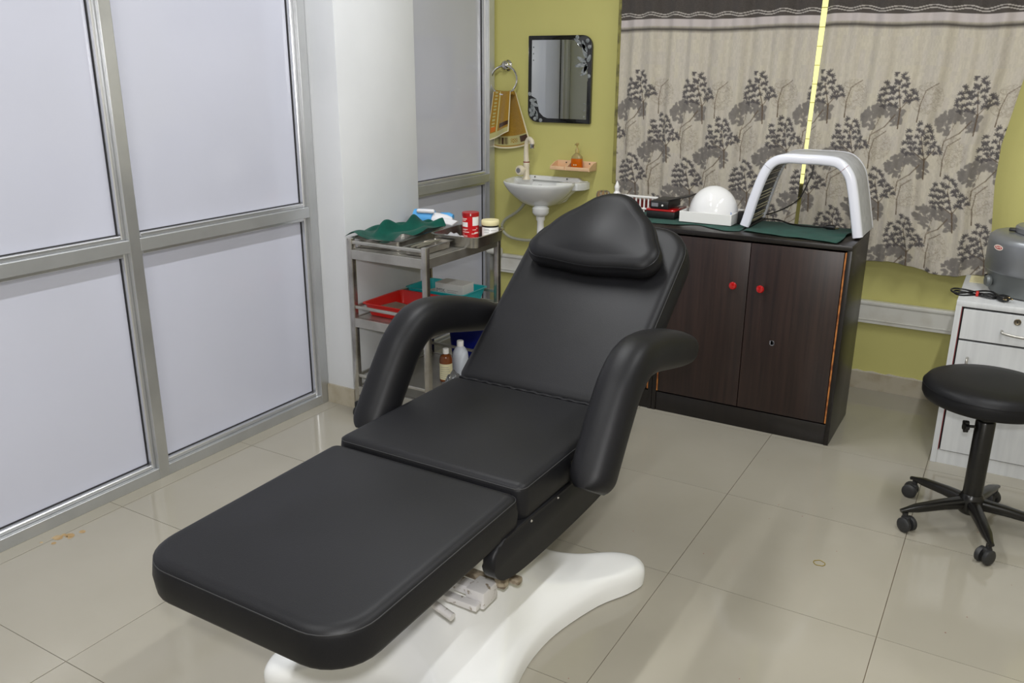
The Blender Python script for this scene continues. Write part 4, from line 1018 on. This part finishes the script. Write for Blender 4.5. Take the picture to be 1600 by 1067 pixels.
# cord bundle tied with a red band
z = wz+.005
def loopcurve(cx, cy, w, h, ph, k, dz):
    return [(cx+w*math.sin(t), cy+h*math.sin(2*t+ph), z+dz+.002*math.sin(3*t)) for t in np.linspace(0,2*PI,k,endpoint=False)]
cd = obj('power_cord', TB(loopcurve(.660,.800,.074,.034,.0,48,.0), .0035, 7, closed=True), M['black'], mc)
obj('coil', TB(loopcurve(.654,.806,.078,.040,.25,48,.0065), .0035, 7, closed=True), M['black'], cd)
obj('lead', TB(spline([(.67,.795,z+.008),(.70,.80,z+.006),(.725,.785,z+.002),(.742,.765,z+.003)],6), .0035, 8), M['black'], cd)
obj('tie', B((.661,.785,z-.004),(.671,.806,z+.014),.002), M['redtxt'], cd)
pg = merge(xf(B((-.022,-.017,-.010),(.012,.017,.012),.006,3), Matrix.Translation((.757,.752,z+.008)) @ Matrix.Rotation(-.75,4,'Z')))
obj('plug', pg, M['black'], cd)
for (dx,dy,dz) in ((-.010,-.010,.004),(.010,.006,.004),(.0,-.002,.011)):
    obj('pin', xf(LT([(.003,0),(.003,.016),(.001,.018)],(0,0,0),8), Matrix.Translation(Vector((.765+dx,.745+dy,z+.005+dz))) @ Vector((.5,-.8,.15)).to_track_quat('Z','Y').to_matrix().to_4x4()), M['brass'], cd)
sw = single('paper_slip', B((.625,1.03,wz+.0005),(.70,1.16,wz+.003)), M['label_y'], 'small beige pad lying at the back of the white cabinet behind the cord', 'paper', (.66,1.09,wz), smooth=0)

# ------------------------------------------------------------ stool
sc = Vector((.768,.196,0))
sl = thing('stool', 'round black swivel stool on five castors in front of the white cabinet', 'stool', tuple(sc))
ss = (.764,.196,0)
obj('seat', LT([(.12,.452),(.180,.452),(.193,.458),(.199,.470),(.200,.490),(.197,.505),(.188,.517),(.170,.5255),(.12,.531),(.05,.533)],ss,64), M['leather'], sl, 60)
obj('seat_seam', TB([(ss[0]+.1995*math.cos(2*PI*k/64),ss[1]+.1995*math.sin(2*PI*k/64),.500) for k in range(64)], .0012, 5, closed=True), M['leather'], sl)
obj('mount_plate', B((sc.x-.07,sc.y-.07,.440),(sc.x+.07,sc.y+.07,.452),.003), M['metalbk'], sl)
obj('column', LT([(.030,.12),(.030,.385),(.027,.39),(.0245,.392),(.0245,.44)],tuple(sc),28), M['metalbk'], sl, 40)
kb = bmesh.new()
for k in range(5): lathe(kb, [(.0085,0),(.0085,.012)], (.0125*math.cos(2*PI*k/5),.0125*math.sin(2*PI*k/5),0), 10)
lathe(kb, [(.012,-.002),(.012,.014)], (0,0,0), 14); lathe(kb, [(.005,-.03),(.005,0)], (0,0,0), 10)
ka = math.radians(200); xf(kb, Matrix.Translation((sc.x+.052*math.cos(ka),sc.y+.052*math.sin(ka),.365)) @ Vector((math.cos(ka),math.sin(ka),0)).to_track_quat('Z','Y').to_matrix().to_4x4())
obj('height_knob', kb, M['black'], sl)
obj('hub', LT([(.030,.055),(.036,.06),(.040,.075),(.040,.105),(.034,.122),(.031,.126)],tuple(sc),28), M['metalbk'], sl, 40)
for k in range(5):
    a = math.radians(144+72*k); d = Vector((math.cos(a),math.sin(a),0)); n_ = Vector((-d.y,d.x,0))
    P = [sc+d*.02+Vector((0,0,.092)), sc+d*.10+Vector((0,0,.088)), sc+d*.19+Vector((0,0,.078)), sc+d*.232+Vector((0,0,.072)), sc+d*.243+Vector((0,0,.069))]
    lg = obj('leg', TB(P, lambda t:(.021-.007*t if t<.93 else .009, .020-.009*t if t<.93 else .006), 12, power=3.2), M['metalbk'], sl, 50)
    c0 = sc+d*.226; off = n_*.0 ; ca = a+[.5,1.9,-.9,.4,1.2][k]; e = Vector((math.cos(ca),math.sin(ca),0)); w_ = Vector((-e.y,e.x,0))
    bm = LT([(.009,.040),(.009,.064)],(c0.x,c0.y,0),10)
    for s in (-1,1):
        wb = LT([(.012,-.009),(.023,-.008),(.0255,-.003),(.0255,.005),(.021,.009),(.008,.010)],(0,0,0),20)
        q_ = (w_*s).to_track_quat('Z','Y').to_matrix().to_4x4()
        xf(wb, Matrix.Translation(c0+e*.012+w_*s*.014+Vector((0,0,.0258))) @ q_); bm = merge(bm, wb)
    hb = B((-.010,-.010,-.004),(.020,.010,.02),.006); xf(hb, Matrix.Translation(c0+Vector((0,0,.032))) @ Matrix.Rotation(ca,4,'Z')); bm = merge(bm,hb)
    obj('castor', bm, M['rubber'], lg, 40)
# yellow rubber band on the floor
single('rubber_band', TB([(.387+.0165*math.cos(2*PI*k/30)*1.05,-.302+.0165*math.sin(2*PI*k/30)*(.95+.1*math.sin(k)),.0016) for k in range(30)], .0011, 6, closed=True), M['rubberband'], 'small yellow rubber band lying on the open floor tile', 'rubber band', (.387,-.302,0))
# specks of grit on the tiles
bm = bmesh.new()
for k in range(60):
    x = random.uniform(-1.7,1.3); y = random.uniform(-1.6,.6); r = random.uniform(.0008,.0022)
    lathe(bm, [(r,.0004),(r*.5,.0009)], (x,y,0), 5)
single('floor_grit', bm, M['maroon'], 'scattered tiny specks of grit on the floor tiles', 'grit', (0,-.5,0), smooth=0)['kind'] = 'stuff'
